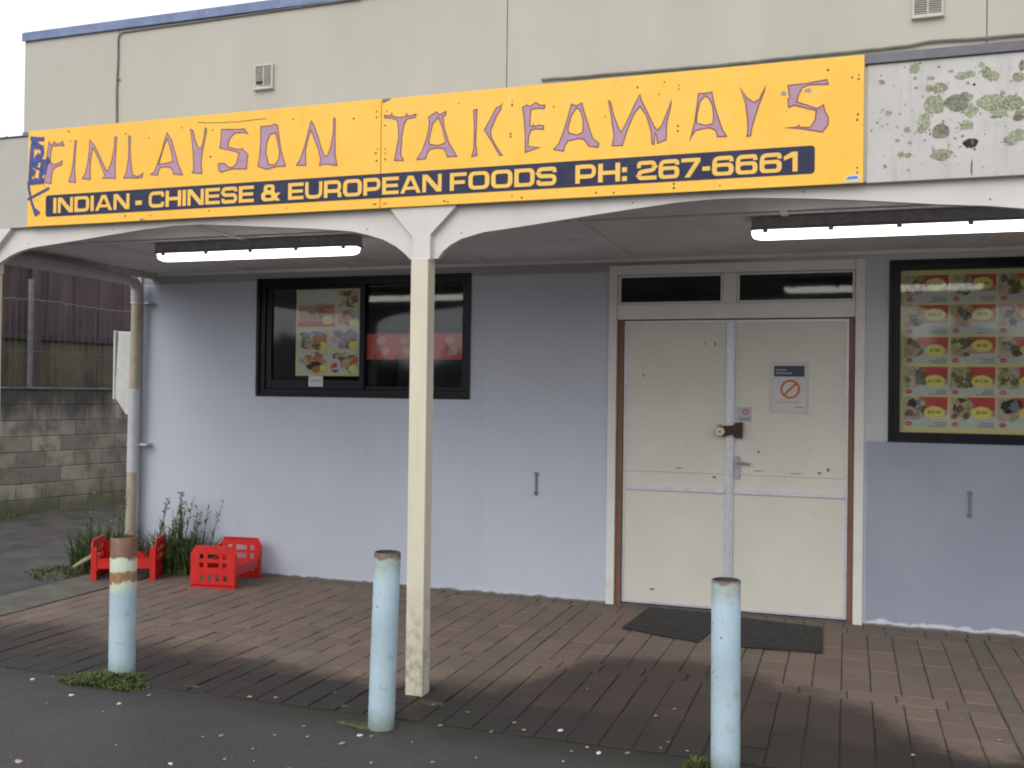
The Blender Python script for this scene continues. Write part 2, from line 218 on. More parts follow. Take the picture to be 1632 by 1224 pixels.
ARCH1 = [(-5.0727,2.3926),(-4.9976,2.4318),(-4.9227,2.4569),(-4.8483,2.474),(-4.7743,2.4831),(-4.6279,2.4954),(-4.4361,2.5134),(-4.2019,2.5368),(-3.9734,2.5578),(-3.7504,2.5708),(-3.5757,2.5708),(-3.3196,2.5527),(-3.0707,2.5333),(-2.8289,2.5145),(-2.5936,2.491),(-2.4973,2.4683),(-2.402,2.4389),(-2.3263,2.4004),(-2.2698,2.3577),(-2.2396,2.3263)]
ARCH2 = [(-2.0784,2.3247),(-2.0464,2.3638),(-2.0037,2.3956),(-1.9432,2.425),(-1.8198,2.455),(-1.612,2.4759),(-1.3104,2.5096),(-1.0263,2.5398),(-0.8045,2.5611),(-0.6189,2.5686),(-0.4524,2.5662),(-0.2095,2.5508),(0.0283,2.531),(0.2317,2.5095),(0.3798,2.4937),(0.5911,2.4763),(0.7218,2.4588)]
LITTER = [(-4.245,4.315,0.0224,3),(-3.845,4.169,0.0192,2),(-3.512,4.142,0.0256,1),(-3.467,4.316,0.0192,0),(-3.373,3.36,0.032,4),(-2.754,3.939,0.0192,0),(-2.749,3.567,0.016,2),(-2.563,3.692,0.016,0),(-2.432,3.718,0.0128,0),(-2.373,4.067,0.016,0),(-2.18,4.044,0.0224,0),(-2.155,4.169,0.0192,2),(-2.522,3.845,0.0128,0),(-3.123,3.667,0.0128,0),(-2.949,4.46,0.0224,0),(-2.816,4.501,0.016,0),(-2.575,4.699,0.0192,5),(-2.825,3.894,0.0128,0),(-2.528,4.035,0.0128,0),(-2.466,4.189,0.0128,0),(-2.246,3.697,0.016,0),(-4.177,4.394,0.0128,0),(-3.865,4.027,0.0128,0),(-3.502,4.018,0.0128,0),(-1.949,3.886,0.016,0),(-1.856,4.433,0.016,0),(-1.89,4.181,0.0128,0),(-1.595,4.439,0.016,0),(-1.526,4.58,0.016,0),(-1.452,4.503,0.016,4),(-1.285,4.549,0.0224,2),(-1.116,4.408,0.0192,4),(-1.168,4.329,0.0128,0),(-1.048,4.35,0.0224,2),(-0.926,4.396,0.0192,0),(-1.17,4.198,0.016,0),(-1.544,4.104,0.0128,0),(-0.793,4.497,0.0128,0),(-0.774,4.582,0.0128,0),(-1.331,5.243,0.0128,0),(-0.827,5.074,0.0128,0),(-0.897,4.932,0.016,0),(-1.934,4.901,0.0192,5),(-1.798,4.646,0.0224,5),(-2.008,4.692,0.0128,0),(-1.828,6.569,0.0192,4),(0.293,4.812,0.0192,0),(0.695,5.18,0.016,4),(0.555,5.441,0.0128,0),(-0.897,4.932,0.0096,0),(-0.674,4.501,0.0128,0),(-0.466,4.726,0.0128,0),(-2.099,4.181,0.0128,0),(-1.702,3.988,0.0128,0)]



# ------------------------------------------------------------ materials
beige = M('beige_cladding', (.455, .43, .365), .7, var=.05, vs=1.3, dirt=(.30, .29, .22), da=.22, ds=2.2, dlo=.5, dhi=.8, bump=.08, bs=90, stretch=(1, 1, .35))
beige2 = M('beige_fascia', (.47, .46, .41), .7, var=.08, vs=3, dirt=(.3, .31, .22), da=.4, ds=5, bump=.1)
blueflash = M('blue_flashing', (.16, .21, .38), .5, var=.25, vs=9, dirt=(.35, .38, .42), da=.6, ds=18, bump=.1)
white_frame = M('white_timber_paint', (.74, .72, .69), .55, var=.07, vs=5, dirt=(.32, .27, .2), da=.35, ds=11, dlo=.6, dhi=.8, bump=.12, bs=40)
archpaint = M('arch_paint', (.66, .63, .60), .6, var=.08, vs=3, dirt=(.36, .33, .28), da=.3, ds=7, dlo=.55, dhi=.8, bump=.15, bs=30)
soffitm = M('soffit_paint', (.70, .675, .68), .8, var=.1, vs=2, dirt=(.25, .22, .22), da=.35, ds=3.5, bump=.08)
black_al = M('black_aluminium', (.006, .007, .013), .35, var=.3, vs=8, bump=0, spec=.25)
dark_in = M('dark_interior', (.03, .03, .032), .9, var=.5, vs=1.5, bump=0)  # unlit look of the room put into a near-black colour
steel = M('galvanised_steel', (.42, .42, .44), .45, .75, var=.25, vs=20, bump=.1)
alu = M('aluminium_trim', (.66, .67, .71), .42, .35, var=.12, vs=25, bump=.05)
doorm = M('cream_door_paint', (.68, .66, .59), .55, var=.05, vs=2.5, dirt=(.33, .3, .25), da=.35, ds=6, dlo=.6, dhi=.82, bump=.1, bs=50)
brown_wood = M('brown_timber', (.24, .12, .075), .6, var=.35, vs=9, bump=.25, bs=40, stretch=(1, 1, .12))
rustbrown = M('brown_hasp_metal', (.06, .03, .025), .55, .3, var=.4, vs=40, bump=.3)
brass = M('padlock_metal', (.62, .56, .42), .28, .9, var=.2, vs=60, bump=0)
rubber = M('rubber_mat', (.024, .022, .024), .75, var=.35, vs=14, bump=.6, bs=120)
white_plastic = M('white_plastic', (.6, .6, .58), .5, var=.1, vs=10, dirt=(.3, .29, .25), da=.4, ds=12, bump=.05)
greycap = M('grey_capping', (.16, .16, .18), .6, var=.15, vs=7, bump=.1)
greycable = M('weathered_cable', (.20, .19, .15), .7, var=.3, vs=12, bump=.1)
yellow = None

def mk_yellow():
    k = NM('yellow_sign_paint'); co = k.pos()
    c = k.mix(k.ramp(k.noise(co, 1.6, 5), .35, .7), (.95, .535, .05), (.90, .50, .045))
    st = k.noise(k.pos(scale=(9, 1, 1.2)), 2.2, 6, .6)
    c = k.mix(k.math('MULTIPLY', k.ramp(st, .55, .78), .30), c, (.66, .38, .08))
    sp = k.noise(co, 34, 3, .5)
    c = k.mix(k.math('MULTIPLY', k.ramp(sp, .70, .76), .45), c, (.35, .25, .10))
    pk = k.noise(co, 21, 2, .5); c = k.mix(k.math('MULTIPLY', k.ramp(pk, .69, .74), .4), c, (.75, .42, .35))
    k.col(c); k.rough(k.ramp(k.noise(co, 8), .3, .7, .38, .55)); k.bump(k.noise(co, 5, 4), .25, .006); return k.m
yellow = mk_yellow()
purple = M('mauve_letter_paint', (.46, .27, .37), .6, var=.12, vs=14, dirt=(.75, .42, .18), da=.35, ds=30, dlo=.62, dhi=.7, bump=0)
maroon = M('maroon_letter_edge', (.24, .085, .095), .6, var=.3, vs=30, bump=0)
navy = M('navy_band_paint', (.028, .032, .075), .6, var=.15, vs=8, bump=0, spec=.3)
yellow2 = M('yellow_band_lettering', (.9, .53, .08), .45, var=.06, vs=4, bump=0)
sprayblue = M('blue_spray_paint', (.055, .075, .30), .6, var=.3, vs=25, bump=0)
darkdot = M('nail_hole', (.12, .07, .03), .7, var=.4, vs=50, bump=0)
flakem = M('flaked_paint', (.35, .38, .42), .7, var=.3, vs=40, bump=0)

def mk_mould():
    k = NM('mouldy_white_board'); co = k.pos()
    c = k.mix(k.ramp(k.noise(co, 2.5), .3, .7), (.56, .54, .515), (.50, .485, .465))
    st = k.noise(k.pos(scale=(7, 1, .8)), 2.0, 7, .65)
    c = k.mix(k.math('MULTIPLY', k.ramp(st, .50, .72), .5), c, (.34, .345, .33))
    g = k.noise(co, 6.5, 6, .6)
    c = k.mix(k.math('MULTIPLY', k.ramp(g, .55, .72), .35), c, (.36, .38, .26))
    sp = k.noise(co, 60, 3, .5); c = k.mix(k.math('MULTIPLY', k.ramp(sp, .66, .71), .6), c, (.12, .12, .09))
    k.col(c); k.rough(.75); k.bump(k.noise(co, 70, 5), .15, .003); return k.m
mouldm = mk_mould()
def mk_lich(n, a, b):
    k = NM(n); co = k.pos(); c = k.mix(k.ramp(k.noise(co, 38, 5), .35, .65), a, b); c = k.mix(k.math('MULTIPLY', k.ramp(k.noise(co, 120, 3), .45, .65), .6), c, tuple(v*.5 for v in a))
    k.col(c); k.rough(.95); k.b.inputs['Alpha'].default_value = 1; k.l(k.ramp(k.noise(co, 75, 6, .7), .34, .58), k.b.inputs['Alpha']); k.bump(k.noise(co, 150, 4), .6, .003); return k.m
lich = [mk_lich('lichen_olive', (.32, .335, .21), (.43, .44, .32)), mk_lich('lichen_pale', (.45, .48, .33), (.36, .39, .25)), mk_lich('lichen_dark', (.21, .215, .15), (.32, .33, .23)), mk_lich('lichen_black', (.02, .018, .012), (.05, .05, .03))]

def mk_wall():
    k = NM('lilac_grey_wall_paint'); co = k.pos(); x, y, z = k.sep(co)
    wob = k.noise(co, 3.5, 3); zz = k.math('ADD', z, k.math('MULTIPLY', k.math('SUBTRACT', wob, .5), .03))
    xx = k.math('ADD', x, k.math('MULTIPLY', k.math('SUBTRACT', wob, .5), .03))
    lil = k.mix(k.ramp(k.noise(co, 1.1, 3), .35, .65), (.50, .54, .625), (.47, .51, .595))
    grey = k.mix(k.ramp(k.noise(co, 1.6, 3), .35, .65), (.54, .545, .57), (.50, .51, .53))
    dk = k.mix(k.ramp(k.noise(co, 1.4, 4), .35, .65), (.315, .35, .425), (.285, .32, .395))
    right = k.ramp(x, -.9, -.88)
    top = k.math('MAXIMUM', k.ramp(zz, 2.535, 2.55), right)
    grey = k.mix(k.math('MULTIPLY', k.ramp(zz, 2.545, 2.56), k.ramp(x, -.5, -.9)), grey, (.33, .335, .36))
    c = k.mix(top, lil, grey)
    low = k.math('MULTIPLY', k.math('GREATER_THAN', x, .1), k.ramp(zz, 1.315, 1.30))
    c = k.mix(low, c, dk)
    # fresher strip down beside the door frame
    strip = k.math('MULTIPLY', k.math('GREATER_THAN', x, .1), k.ramp(xx, .135, .125)); c = k.mix(k.math('MULTIPLY', strip, .5), c, (.60, .60, .65))
    # board joint left of the window and a repainted patch right of it
    sm = k.math('MULTIPLY', k.math('MULTIPLY', k.ramp(x, -4.913, -4.908), k.ramp(x, -4.900, -4.905)), k.ramp(z, 1.57, 1.60)); c = k.mix(k.math('MULTIPLY', sm, .75), c, (.2, .2, .22))
    pt = k.math('MULTIPLY', k.ramp(xx, -2.775, -2.768), k.ramp(xx, -1.76, -1.77)); pt = k.math('MULTIPLY', pt, k.ramp(zz, 2.535, 2.528)); c = k.mix(k.math('MULTIPLY', pt, .35), c, (.56, .575, .64))
    # pale bare splashes along the foot
    dr = k.math('ADD', k.math('MULTIPLY', k.noise(k.pos(scale=(1, 1, .2)), 5.5, 4), .16), -.045)
    foot = k.ramp(k.math('SUBTRACT', z, dr), .012, -.004); c = k.mix(k.math('MULTIPLY', foot, k.ramp(x, -.9, -.5, .22, .8)), c, (.70, .71, .78))
    gr = k.ramp(k.math('SUBTRACT', z, k.math('MULTIPLY', k.noise(co, 9, 5), .05)), .0, -.018); c = k.mix(gr, c, (.16, .14, .13))
    d = k.noise(k.pos(scale=(3, 1, .7)), 2.6, 7, .6); c = k.mix(k.math('MULTIPLY', k.ramp(d, .55, .8), .12), c, (.30, .30, .33))
    sp = k.noise(co, 30, 3); c = k.mix(k.math('MULTIPLY', k.ramp(sp, .72, .76), .35), c, (.2, .19, .2))
    k.col(c); k.rough(.6)
    # blockwork telegraphing faintly through the paint
    br = k.n('TexBrick'); br.inputs['Scale'].default_value = 1; br.inputs['Mortar Size'].default_value = .006; br.inputs['Mortar Smooth'].default_value = 1
    br.inputs['Brick Width'].default_value = .4; br.inputs['Row Height'].default_value = .2
    cb = k.n('CombineXYZ'); k.l(x, cb.inputs[0]); k.l(z, cb.inputs[1]); k.l(cb.outputs[0], br.inputs['Vector'])
    h = k.math('ADD', k.math('MULTIPLY', br.outputs['Fac'], -.22), k.math('MULTIPLY', k.noise(co, 45, 6), .7))
    k.bump(h, .22, .004); return k.m
wallm = mk_wall()

def mk_glass():
    k = NM('window_glass'); k.t.nodes.remove(k.b)
    g = k.n('BsdfGlossy'); g.inputs['Roughness'].default_value = .05
    t = k.n('BsdfTransparent'); t.inputs[0].default_value = (.93, .95, .96, 1)
    lw = k.n('LayerWeight'); lw.inputs['Blend'].default_value = .5
    f = k.math('ADD', k.math('MULTIPLY', k.math('POWER', lw.outputs['Facing'], 5), .9), .032)
    mx = k.n('MixShader'); k.l(f, mx.inputs[0]); k.l(t.outputs[0], mx.inputs[1]); k.l(g.outputs[0], mx.inputs[2]); k.l(mx.outputs[0], k.out.inputs[0])
    return k.m
glass = mk_glass()
def emis(name, c, e):
    k = NM(name); k.b.inputs['Emission Color'].default_value = (*c, 1); k.b.inputs['Emission Strength'].default_value = e; k.col((.8, .8, .75)); return k.m
lampm = emis('lit_diffuser', (1, .985, .86), 5)

# wet edge of the paving: where rain blown in under the veranda stops (x -> y)
def wetness(k, co):
    x, y, z = k.sep(co)
    fc = k.n('FloatCurve'); k.l(k.ramp_lin(x, -6.2, 4.2), fc.inputs['Value'])
    return fc
def ramp_lin(s, v, a, b):
    x = s.n('MapRange'); x.inputs[1].default_value = a; x.inputs[2].default_value = b; s.l(v, x.inputs[0]); return x.outputs[0]
NM.ramp_lin = ramp_lin
WET = [(-6.2, 5.5), (-5.35, 5.3), (-5.1, 5.42), (-4.36, 5.28), (-3.82, 5.23), (-2.95, 5.12), (-2.34, 5.02), (-1.885, 5.2), (-1.57, 5.64), (-1.42, 5.95), (-.9, 6.1), (-.35, 5.8), (-.02, 5.62), (.26, 5.25), (.48, 5.0), (.75, 4.84), (1.3, 4.8), (4.2, 4.95)]
def mk_paver(name, cols, mossy=.0):
    k = NM(name); co = k.pos(); x, y, z = k.sep(co)
    fc = k.n('FloatCurve'); k.l(k.ramp_lin(x, -6.2, 4.2), fc.inputs['Value']); cv = fc.mapping.curves[0]
    pts = [((a+6.2)/10.4, (b-4)/3) for a, b in WET]
    cv.points[0].location = pts[0]; cv.points[1].location = pts[-1]
    for p in pts[1:-1]: cv.points.new(*p)
    fc.mapping.update()
    edge = k.math('ADD', k.math('MULTIPLY', fc.outputs[0], 3), 4)
    d = k.math('ADD', k.math('SUBTRACT', edge, y), k.math('MULTIPLY', k.math('SUBTRACT', k.noise(co, 2.6, 7, .68), .5), .75))
    wet = k.ramp(d, -.16, .30)
    # per-paver tint
    at = k.n('Attribute'); at.attribute_name = 'tint'; tv = at.outputs['Fac']
    c = k.mix(k.ramp(tv, 0, 1), cols[0], cols[1])
    c = k.mix(k.ramp(k.noise(co, 16, 6, .65), .35, .75), c, cols[2])
    c = k.mix(k.math('MULTIPLY', k.ramp(k.noise(co, 1.3, 4), .42, .68), .45), c, cols[3])
    gn = k.noise(co, 3.1, 6, .65); c = k.mix(k.math('MULTIPLY', k.ramp(gn, .52, .72), .35+mossy), c, (.13, .13, .075))
    sp = k.noise(co, 90, 3); c = k.mix(k.math('MULTIPLY', k.ramp(sp, .62, .72), .4), c, (.05, .04, .035))
    df = k.ramp(k.math('ADD', y, k.math('MULTIPLY', k.math('SUBTRACT', k.noise(co, 3.5, 6, .65), .5), .9)), 5.05, 4.6)
    c = k.mix(k.math('MULTIPLY', df, .94), c, (.05, .045, .038))
    c = k.mix(k.math('MULTIPLY', wet, .95), c, k.mix(1., c, (.27, .245, .25), 'MULTIPLY'))
    c = k.mix(k.math('MULTIPLY', df, .9), c, (.036, .032, .028))
    k.col(c); k.rough(k.math('SUBTRACT', .85, k.math('MULTIPLY', wet, .33)))
    k.b.inputs['Specular IOR Level'].default_value = .22
    k.bump(k.noise(co, 60, 6), .5, .004); return k.m
paver = mk_paver('red_paver', [(.235, .165, .135), (.17, .130, .108), (.175, .142, .118), (.165, .142, .12)])
paverg = mk_paver('grey_green_paver', [(.18, .155, .125), (.155, .14, .115), (.165, .135, .105), (.15, .135, .105)], .1)
grout = mk_paver('joint_sand', [(.085, .066, .05), (.07, .056, .043), (.07, .058, .042), (.06, .058, .04)], .2)

def mk_asphalt():
    k = NM('wet_asphalt'); co = k.pos()
    c = k.mix(k.ramp(k.noise(co, .8, 4), .35, .7), (.034, .032, .034), (.048, .045, .044))
    c = k.mix(k.ramp(k.noise(co, 130, 2), .5, .62), c, (.075, .07, .068))
    c = k.mix(k.math('MULTIPLY', k.ramp(k.noise(co, 2.4, 7, .65), .55, .75), .4), c, (.05, .05, .026))
    xx_, yy_, zz_ = k.sep(co); ed = k.ramp(k.math('ADD', yy_, k.math('MULTIPLY', k.math('SUBTRACT', k.noise(co, 4, 6, .65), .5), .5)), 4.1, 4.4)
    ed = k.math('MULTIPLY', ed, k.ramp(xx_, -5.6, -5.2)); c = k.mix(k.math('MULTIPLY', ed, .7), c, (.026, .025, .016))
    # paler, mottled tone over the driveway beside the shop
    x, y, z = k.sep(co)
    dv = k.ramp(k.math('ADD', k.math('SUBTRACT', x, k.math('MULTIPLY', y, -.12)), k.math('MULTIPLY', k.noise(co, 1.1, 4), .5)), -5.1, -5.5)
    dv = k.math('MULTIPLY', dv, k.ramp(y, 4.9, 5.6))
    drive_col = k.mix(k.ramp(k.noise(co, 3, 7, .65), .38, .66), (.095, .088, .082), (.05, .047, .045))
    c = k.mix(k.math('MULTIPLY', dv, .9), c, drive_col)
    k.col(c); k.rough(k.ramp(k.noise(co, 1.1, 4), .35, .68, .42, .68))
    k.b.inputs['Specular IOR Level'].default_value = .4
    h = k.math('ADD', k.noise(co, 120, 3), k.math('MULTIPLY', k.noise(co, 9, 4), .7)); k.bump(h, .55, .006); return k.m
asphalt = mk_asphalt()
conc = M('stained_concrete', (.14, .13, .11), .75, var=.3, vs=4, dirt=(.07, .075, .04), da=.7, ds=5, dlo=.45, dhi=.65, bump=.4, bs=60)

# ------------------------------------------------------------ setting: ground, paving
mb = MB(); mb.add([(-70, -60, -.006), (70, -60, -.006), (70, 70, -.006), (-70, 70, -.006)], [(0, 1, 2, 3)])
mb.build('ground', asphalt, kind='structure')

def paving():
    g = MB(); g.box(-5.62, 4.4, 4.44, 7.434, -.05, -.0045); base = g.build('paving_bed', grout, kind='structure')
    rnd = random.Random(3)
    verts = []; faces = []; mi = []; tint = []
    def pav(x0, x1, y0, y1, m):
        gp = .0036; x0 += gp; x1 -= gp; y0 += .0017; y1 -= .0017
        if x1 < -5.55+.12*math.sin(y0*5)*.3: return
        x0 = max(x0, -5.6)
        if x1-x0 < .02: return
        z = rnd.uniform(-.0018, .0018)+.0; c = .0024; tx = rnd.uniform(-.002, .002); ty = rnd.uniform(-.002, .002)
        j = [rnd.uniform(-.0015, .0015) for _ in range(4)]
        b = len(verts)
        for (a, e), dd in (((x0+j[0], y0+j[1]), (-1, -1)), ((x1+j[2], y0+j[3]), (1, -1)), ((x1+j[0], y1+j[2]), (1, 1)), ((x0+j[1], y1+j[3]), (-1, 1))):
            verts.append((a, e, -.03)); verts.append((a, e, z-c+tx*dd[0]+ty*dd[1])); verts.append((a-dd[0]*c, e-dd[1]*c, z+tx*dd[0]+ty*dd[1]))
        t = rnd.random()
        fs = [(b+2, b+5, b+8, b+11)]
        for q in range(4):
            p = b+q*3; r = b+((q+1) % 4)*3; fs += [(p, r, r+1, p+1), (p+1, r+1, r+2, p+2)]
        for f in fs: faces.append(f); mi.append(m); tint.append(t)
    rows = []; y = 5.60
    while y > 4.45: rows.append((max(y-.232, 4.452), y)); y -= .232
    y = 5.755
    for i in range(6): rows.append((y, y+.232)); y += .232
    ytop = y
    for kk in range(-4, 4):
        bc = -1.229+1.366*(kk)+.683
        # grey band
        yy = 4.452
        n = 0
        while yy < 7.29:
            e = min(yy+.232, 7.29); pav(bc-.055, bc+.055, yy, e, 1); yy = e
        xs = bc+.057; wd = (1.366-.114)/8
        for (a, e) in rows:
            for i in range(8): pav(xs+i*wd, xs+(i+1)*wd, a, e, 0)
        xx = xs
        while xx < xs+8*wd-.02:
            e = min(xx+.25, xs+8*wd); pav(xx, e, 5.60, 5.755, 0); pav(xx, e, ytop, 7.29, 0); xx = e
    xx = -5.6
    while xx < 4.4: pav(xx, xx+.133, 7.29, 7.432, 1); xx += .133
    me = bpy.data.meshes.new('brick_paving'); me.from_pydata(verts, [], faces)
    me.materials.append(paver); me.materials.append(paverg); me.polygons.foreach_set('material_index', mi)
    at = me.attributes.new('tint', 'FLOAT', 'FACE'); at.data.foreach_set('value', tint); me.update()
    ob = bpy.data.objects.new('brick_paving', me); sc.collection.objects.link(ob); ob['kind'] = 'structure'
paving()
mb = MB(); rnd = random.Random(5)
# concrete edging strip at the end of the paving
pl = [(-5.66, 4.35), (-5.61, 5.2), (-5.62, 6.1), (-5.64, 7.0), (-5.64, 7.43), (-6.12, 7.43), (-6.16, 6.6), (-6.1, 5.7), (-6.2, 4.9), (-6.3, 4.2)]
n = len(pl); mb.add([(a, b, .004) for a, b in pl]+[(a, b, -.03) for a, b in pl], [tuple(range(n))[::1]]+[(i, n+i, n+(i+1) % n, (i+1) % n) for i in range(n)])
mb.build('concrete_strip', conc, kind='structure')

# ------------------------------------------------------------ the shop building
WY = 7.435
shop = thing('shop_building', 'single storey lilac grey takeaway shop with beige parapet above the veranda', 'building', (-1, WY, 0))
def B(): return MB((-1, WY, 0))
OPEN = [(-4.875, -2.915, 1.565, 2.565), (.29, 1.70, 1.315, 2.57), (-1.75, .11, -.05, 2.6)]
mb = B(); loops = [[(-6.155, -.05), (-1.75, -.05), (-1.75, 2.6), (.11, 2.6), (.11, -.05), (5, -.05), (5, 3.3), (-6.155, 3.3)]]
loops += [rect(*OPEN[0]), rect(*OPEN[1])]
mb.prism_xz(loops, WY, WY+.16); mb.build('front_wall', wallm, shop)
mb = B(); mb.box(-6.155, -6.0, WY+.161, 14, -.05, 3.3); mb.build('side_wall', M('side_wall_paint', (.45, .47, .52), .7, var=.1, vs=2, dirt=(.25, .25, .25), da=.3, ds=4), shop)
mb = B(); mb.box(-6.185, -6.115, WY-.022, WY-.001, 0, 2.63); mb.build('corner_trim', M('pale_corner_trim', (.52, .53, .58), .6, var=.1, vs=5), shop)
mb = B(); mb.box(-5.99, 5, 10.5, 10.6, 0, 3.2); mb.box(-5.99, 5, WY+.17, 10.49, 3.1, 3.2); mb.box(-5.99, 5, WY+.17, 10.49, -.04, .002)
mb.build('interior', dark_in, shop)
mb = B(); mb.box(-4.1, -2.3, 8.6, 9.2, .01, 1.9)
mb.build('counter', M('dim_counter', (.12, .12, .13), .6, var=.3, vs=3), shop, bevel=.02)
# roof + parapet
mb = B(); mb.add([(-6.25, 4.84, 3.12), (5, 4.84, 3.12), (5, 6.04, 3.50), (-6.25, 6.04, 3.50), (-6.25, 14, 3.52), (5, 14, 3.52)], [(0, 1, 2, 3), (3, 2, 5, 4)]); mb.build('roof', M('roof_iron', (.3, .31, .3), .6, .2), shop)
mb = B(); xs = [-6.135, -5.232, -2.128, .715, 3.83, 5.0]
for a, b in zip(xs, xs[1:]): mb.box(a+.0025, b-.0025, 6.05, 6.08, 3.585, 4.33)
mb.box(-6.12, 4.99, 6.0815, 6.2, 3.6, 4.33); mb.build('parapet', beige, shop, bevel=.002)
mb = B(); mb.box(-6.145, 5, 6.035, 6.21, 4.322, 4.378); mb.box(-6.145, 5, 6.028, 6.036, 4.308, 4.378); mb.build('parapet_flashing', blueflash, shop, bevel=.004)
mb = B(); mb.box(-6.135, 5, 6.042, 6.049, 3.56, 3.60)
mb.build('parapet_foot_flashing', greycap, shop)
mb = B(); rnd = random.Random(2); pts = []
for i in range(60):
    x = -1.885+i*.1; z = 3.622+.006*math.sin(x*2.1)+(.012 if .35 < x < .6 else 0)*math.cos((x-.43)*9)+rnd.uniform(-.002, .002); pts.append((x, 6.036, z))
mb.tube(pts, .0085, 6)
pts = [(-5.232, 6.04, 3.56), (-5.238, 6.04, 3.85), (-5.228, 6.04, 4.1), (-5.23, 6.04, 4.25), (-5.20, 6.04, 4.285), (-5.0, 6.04, 4.288), (-4.5, 6.04, 4.291), (-4.1, 6.04, 4.296), (-3.6, 6.035, 4.302), (-3.2, 6.03, 4.306)]
mb.tube(pts, .006, 6); mb.tube([(-5.245, 6.04, 3.93), (-5.21, 6.04, 3.932)], .006, 6)
mb.build('cable', greycable, shop, smooth=True)
# door set
Y = WY
mb = B()
mb.box(-1.75, -1.685, Y-.022, Y+.12, 0, 2.6); mb.box(.045, .11, Y-.022, Y+.12, 0, 2.6); mb.box(-1.684, .044, Y-.02, Y+.12, 2.525, 2.598)
mb.box(-1.684, .044, Y-.012, Y+.10, 2.185, 2.30); mb.box(-.885, -.79, Y-.014, Y+.1, 2.301, 2.524)
for a, b in ((-1.684, -.886), (-.789, .044)):
    mb.box(a, a+.02, Y+.005, Y+.04, 2.302, 2.523); mb.box(b-.02, b, Y+.005, Y+.04, 2.302, 2.523); mb.box(a+.0205, b-.0205, Y+.005, Y+.04, 2.302, 2.318); mb.box(a+.0205, b-.0205, Y+.005, Y+.04, 2.508, 2.523)
frame = mb.build('door_frame', white_frame, shop, bevel=.004)
for a, b in ((-1.684, -.886), (-.789, .044)):
    mb = B(); mb.box(a+.02, b-.02, Y+.028, Y+.033, 2.315, 2.512); mb.build('fanlight_pane', glass, frame).parent = frame
for a, b in ((-1.684, -1.638), (.008, .044)):
    mb = B(); mb.box(a, b, Y+.01, Y+.09, .0, 2.183); mb.build('door_jamb', brown_wood, shop, bevel=.003)
mb = B(); mb.box(-1.684, .044, Y+.005, Y+.12, -.03, .010); mb.build('threshold', M('dark_sill', (.1, .095, .09), .6, var=.3, vs=10), shop, bevel=.003)
DY = Y+.035
for i, (a, b) in enumerate(((-1.635, -.842), (-.818, .005))):
    mb = B(); mb.box(a, b, DY, DY+.04, .016, .905); mb.box(a, b, DY+.001, DY+.04, .9055, 1.024); mb.box(a, b, DY+.0015, DY+.04, 1.0255, 2.178)
    d = mb.build('door', doorm, shop, bevel=.0015)
    mb = B()
    mb.box(a, a+.02, DY-.004, DY-.0006, .02, 2.175); mb.box(b-.02, b, DY-.004, DY-.0006, .02, 2.175); mb.box(a+.0205, b-.0205, DY-.004, DY-.0006, 2.155, 2.175); mb.box(a+.0205, b-.0205, DY-.004, DY-.0006, .02, .04)
    mb.box(a+.021, b-.021, DY-.016, DY-.0006, .885, .915)
    for q in range(7):
        for xx in (a+.01, b-.01): mb.tube([(xx, DY-.006, .15+q*.31), (xx, DY-.003, .15+q*.31)], .004, 8)
    mb.build('door_trim', alu, d, bevel=.001)
    if i == 1:
        mb = B(); mb.prism_xz([rrect(-.795, -.752, .995, 1.165, .012)], DY-.014, DY-.0006); mb.tube([(-.772, DY-.045, 1.12), (-.772, DY, 1.12)], .011, 12); mb.tube([(-.775, DY-.046, 1.12), (-.73, DY-.048, 1.118), (-.675, DY-.044, 1.112)], .008, 10); mb.tube([(-.773, DY-.018, 1.04), (-.773, DY-.013, 1.04)], .009, 12)
        mb.build('handle', steel, d, smooth=True)
        # dents and bare marks
        mb = B(); rnd = random.Random(4)
        for (mx, mz, sx, sz) in ((-.13, 1.085, .012, .014), (-.19, 1.06, .016, .008), (-.62, 1.2, .01, .01), (-.35, 1.05, .05, .003), (-.62, 1.06, .04, .003)): mb.prism_xz([blob(mx, mz, sx, sz, rnd=rnd)], DY-.0005, DY+.001)
        mb.build('scuff_marks', M('scuffs', (.25, .23, .2), .7, var=.3, vs=60), d)
    else:
        mb = B(); rnd = random.Random(6)
        for (mx, mz, sx, sz) in ((-1.485, 1.76, .005, .017), (-.945, 2.0, .006, .018), (-1.02, 2.0, .004, .014), (-.94, 1.0, .014, .01), (-1.4, .13, .02, .008), (-1.2, 1.06, .03, .004)): mb.prism_xz([blob(mx, mz, sx, sz, rnd=rnd)], DY-.0005, DY+.001)
        mb.build('scuff_marks', M('scuffs', (.25, .23, .2), .7, var=.3, vs=60), d)
mb = B(); mb.box(-.855, -.80, DY-.02, DY-.005, .03, 2.175); mb.box(-.838, -.817, DY-.028, DY-.0205, .03, 2.175); mb.build('meeting_strip', alu, shop, bevel=.003)
mb = B()
mb.prism_xz([[(-.905, 1.31), (-.80, 1.325), (-.79, 1.305), (-.735, 1.30), (-.735, 1.415), (-.785, 1.41), (-.80, 1.39), (-.90, 1.385)]], DY-.05, DY-.029); mb.build('hasp', rustbrown, shop, bevel=.003)
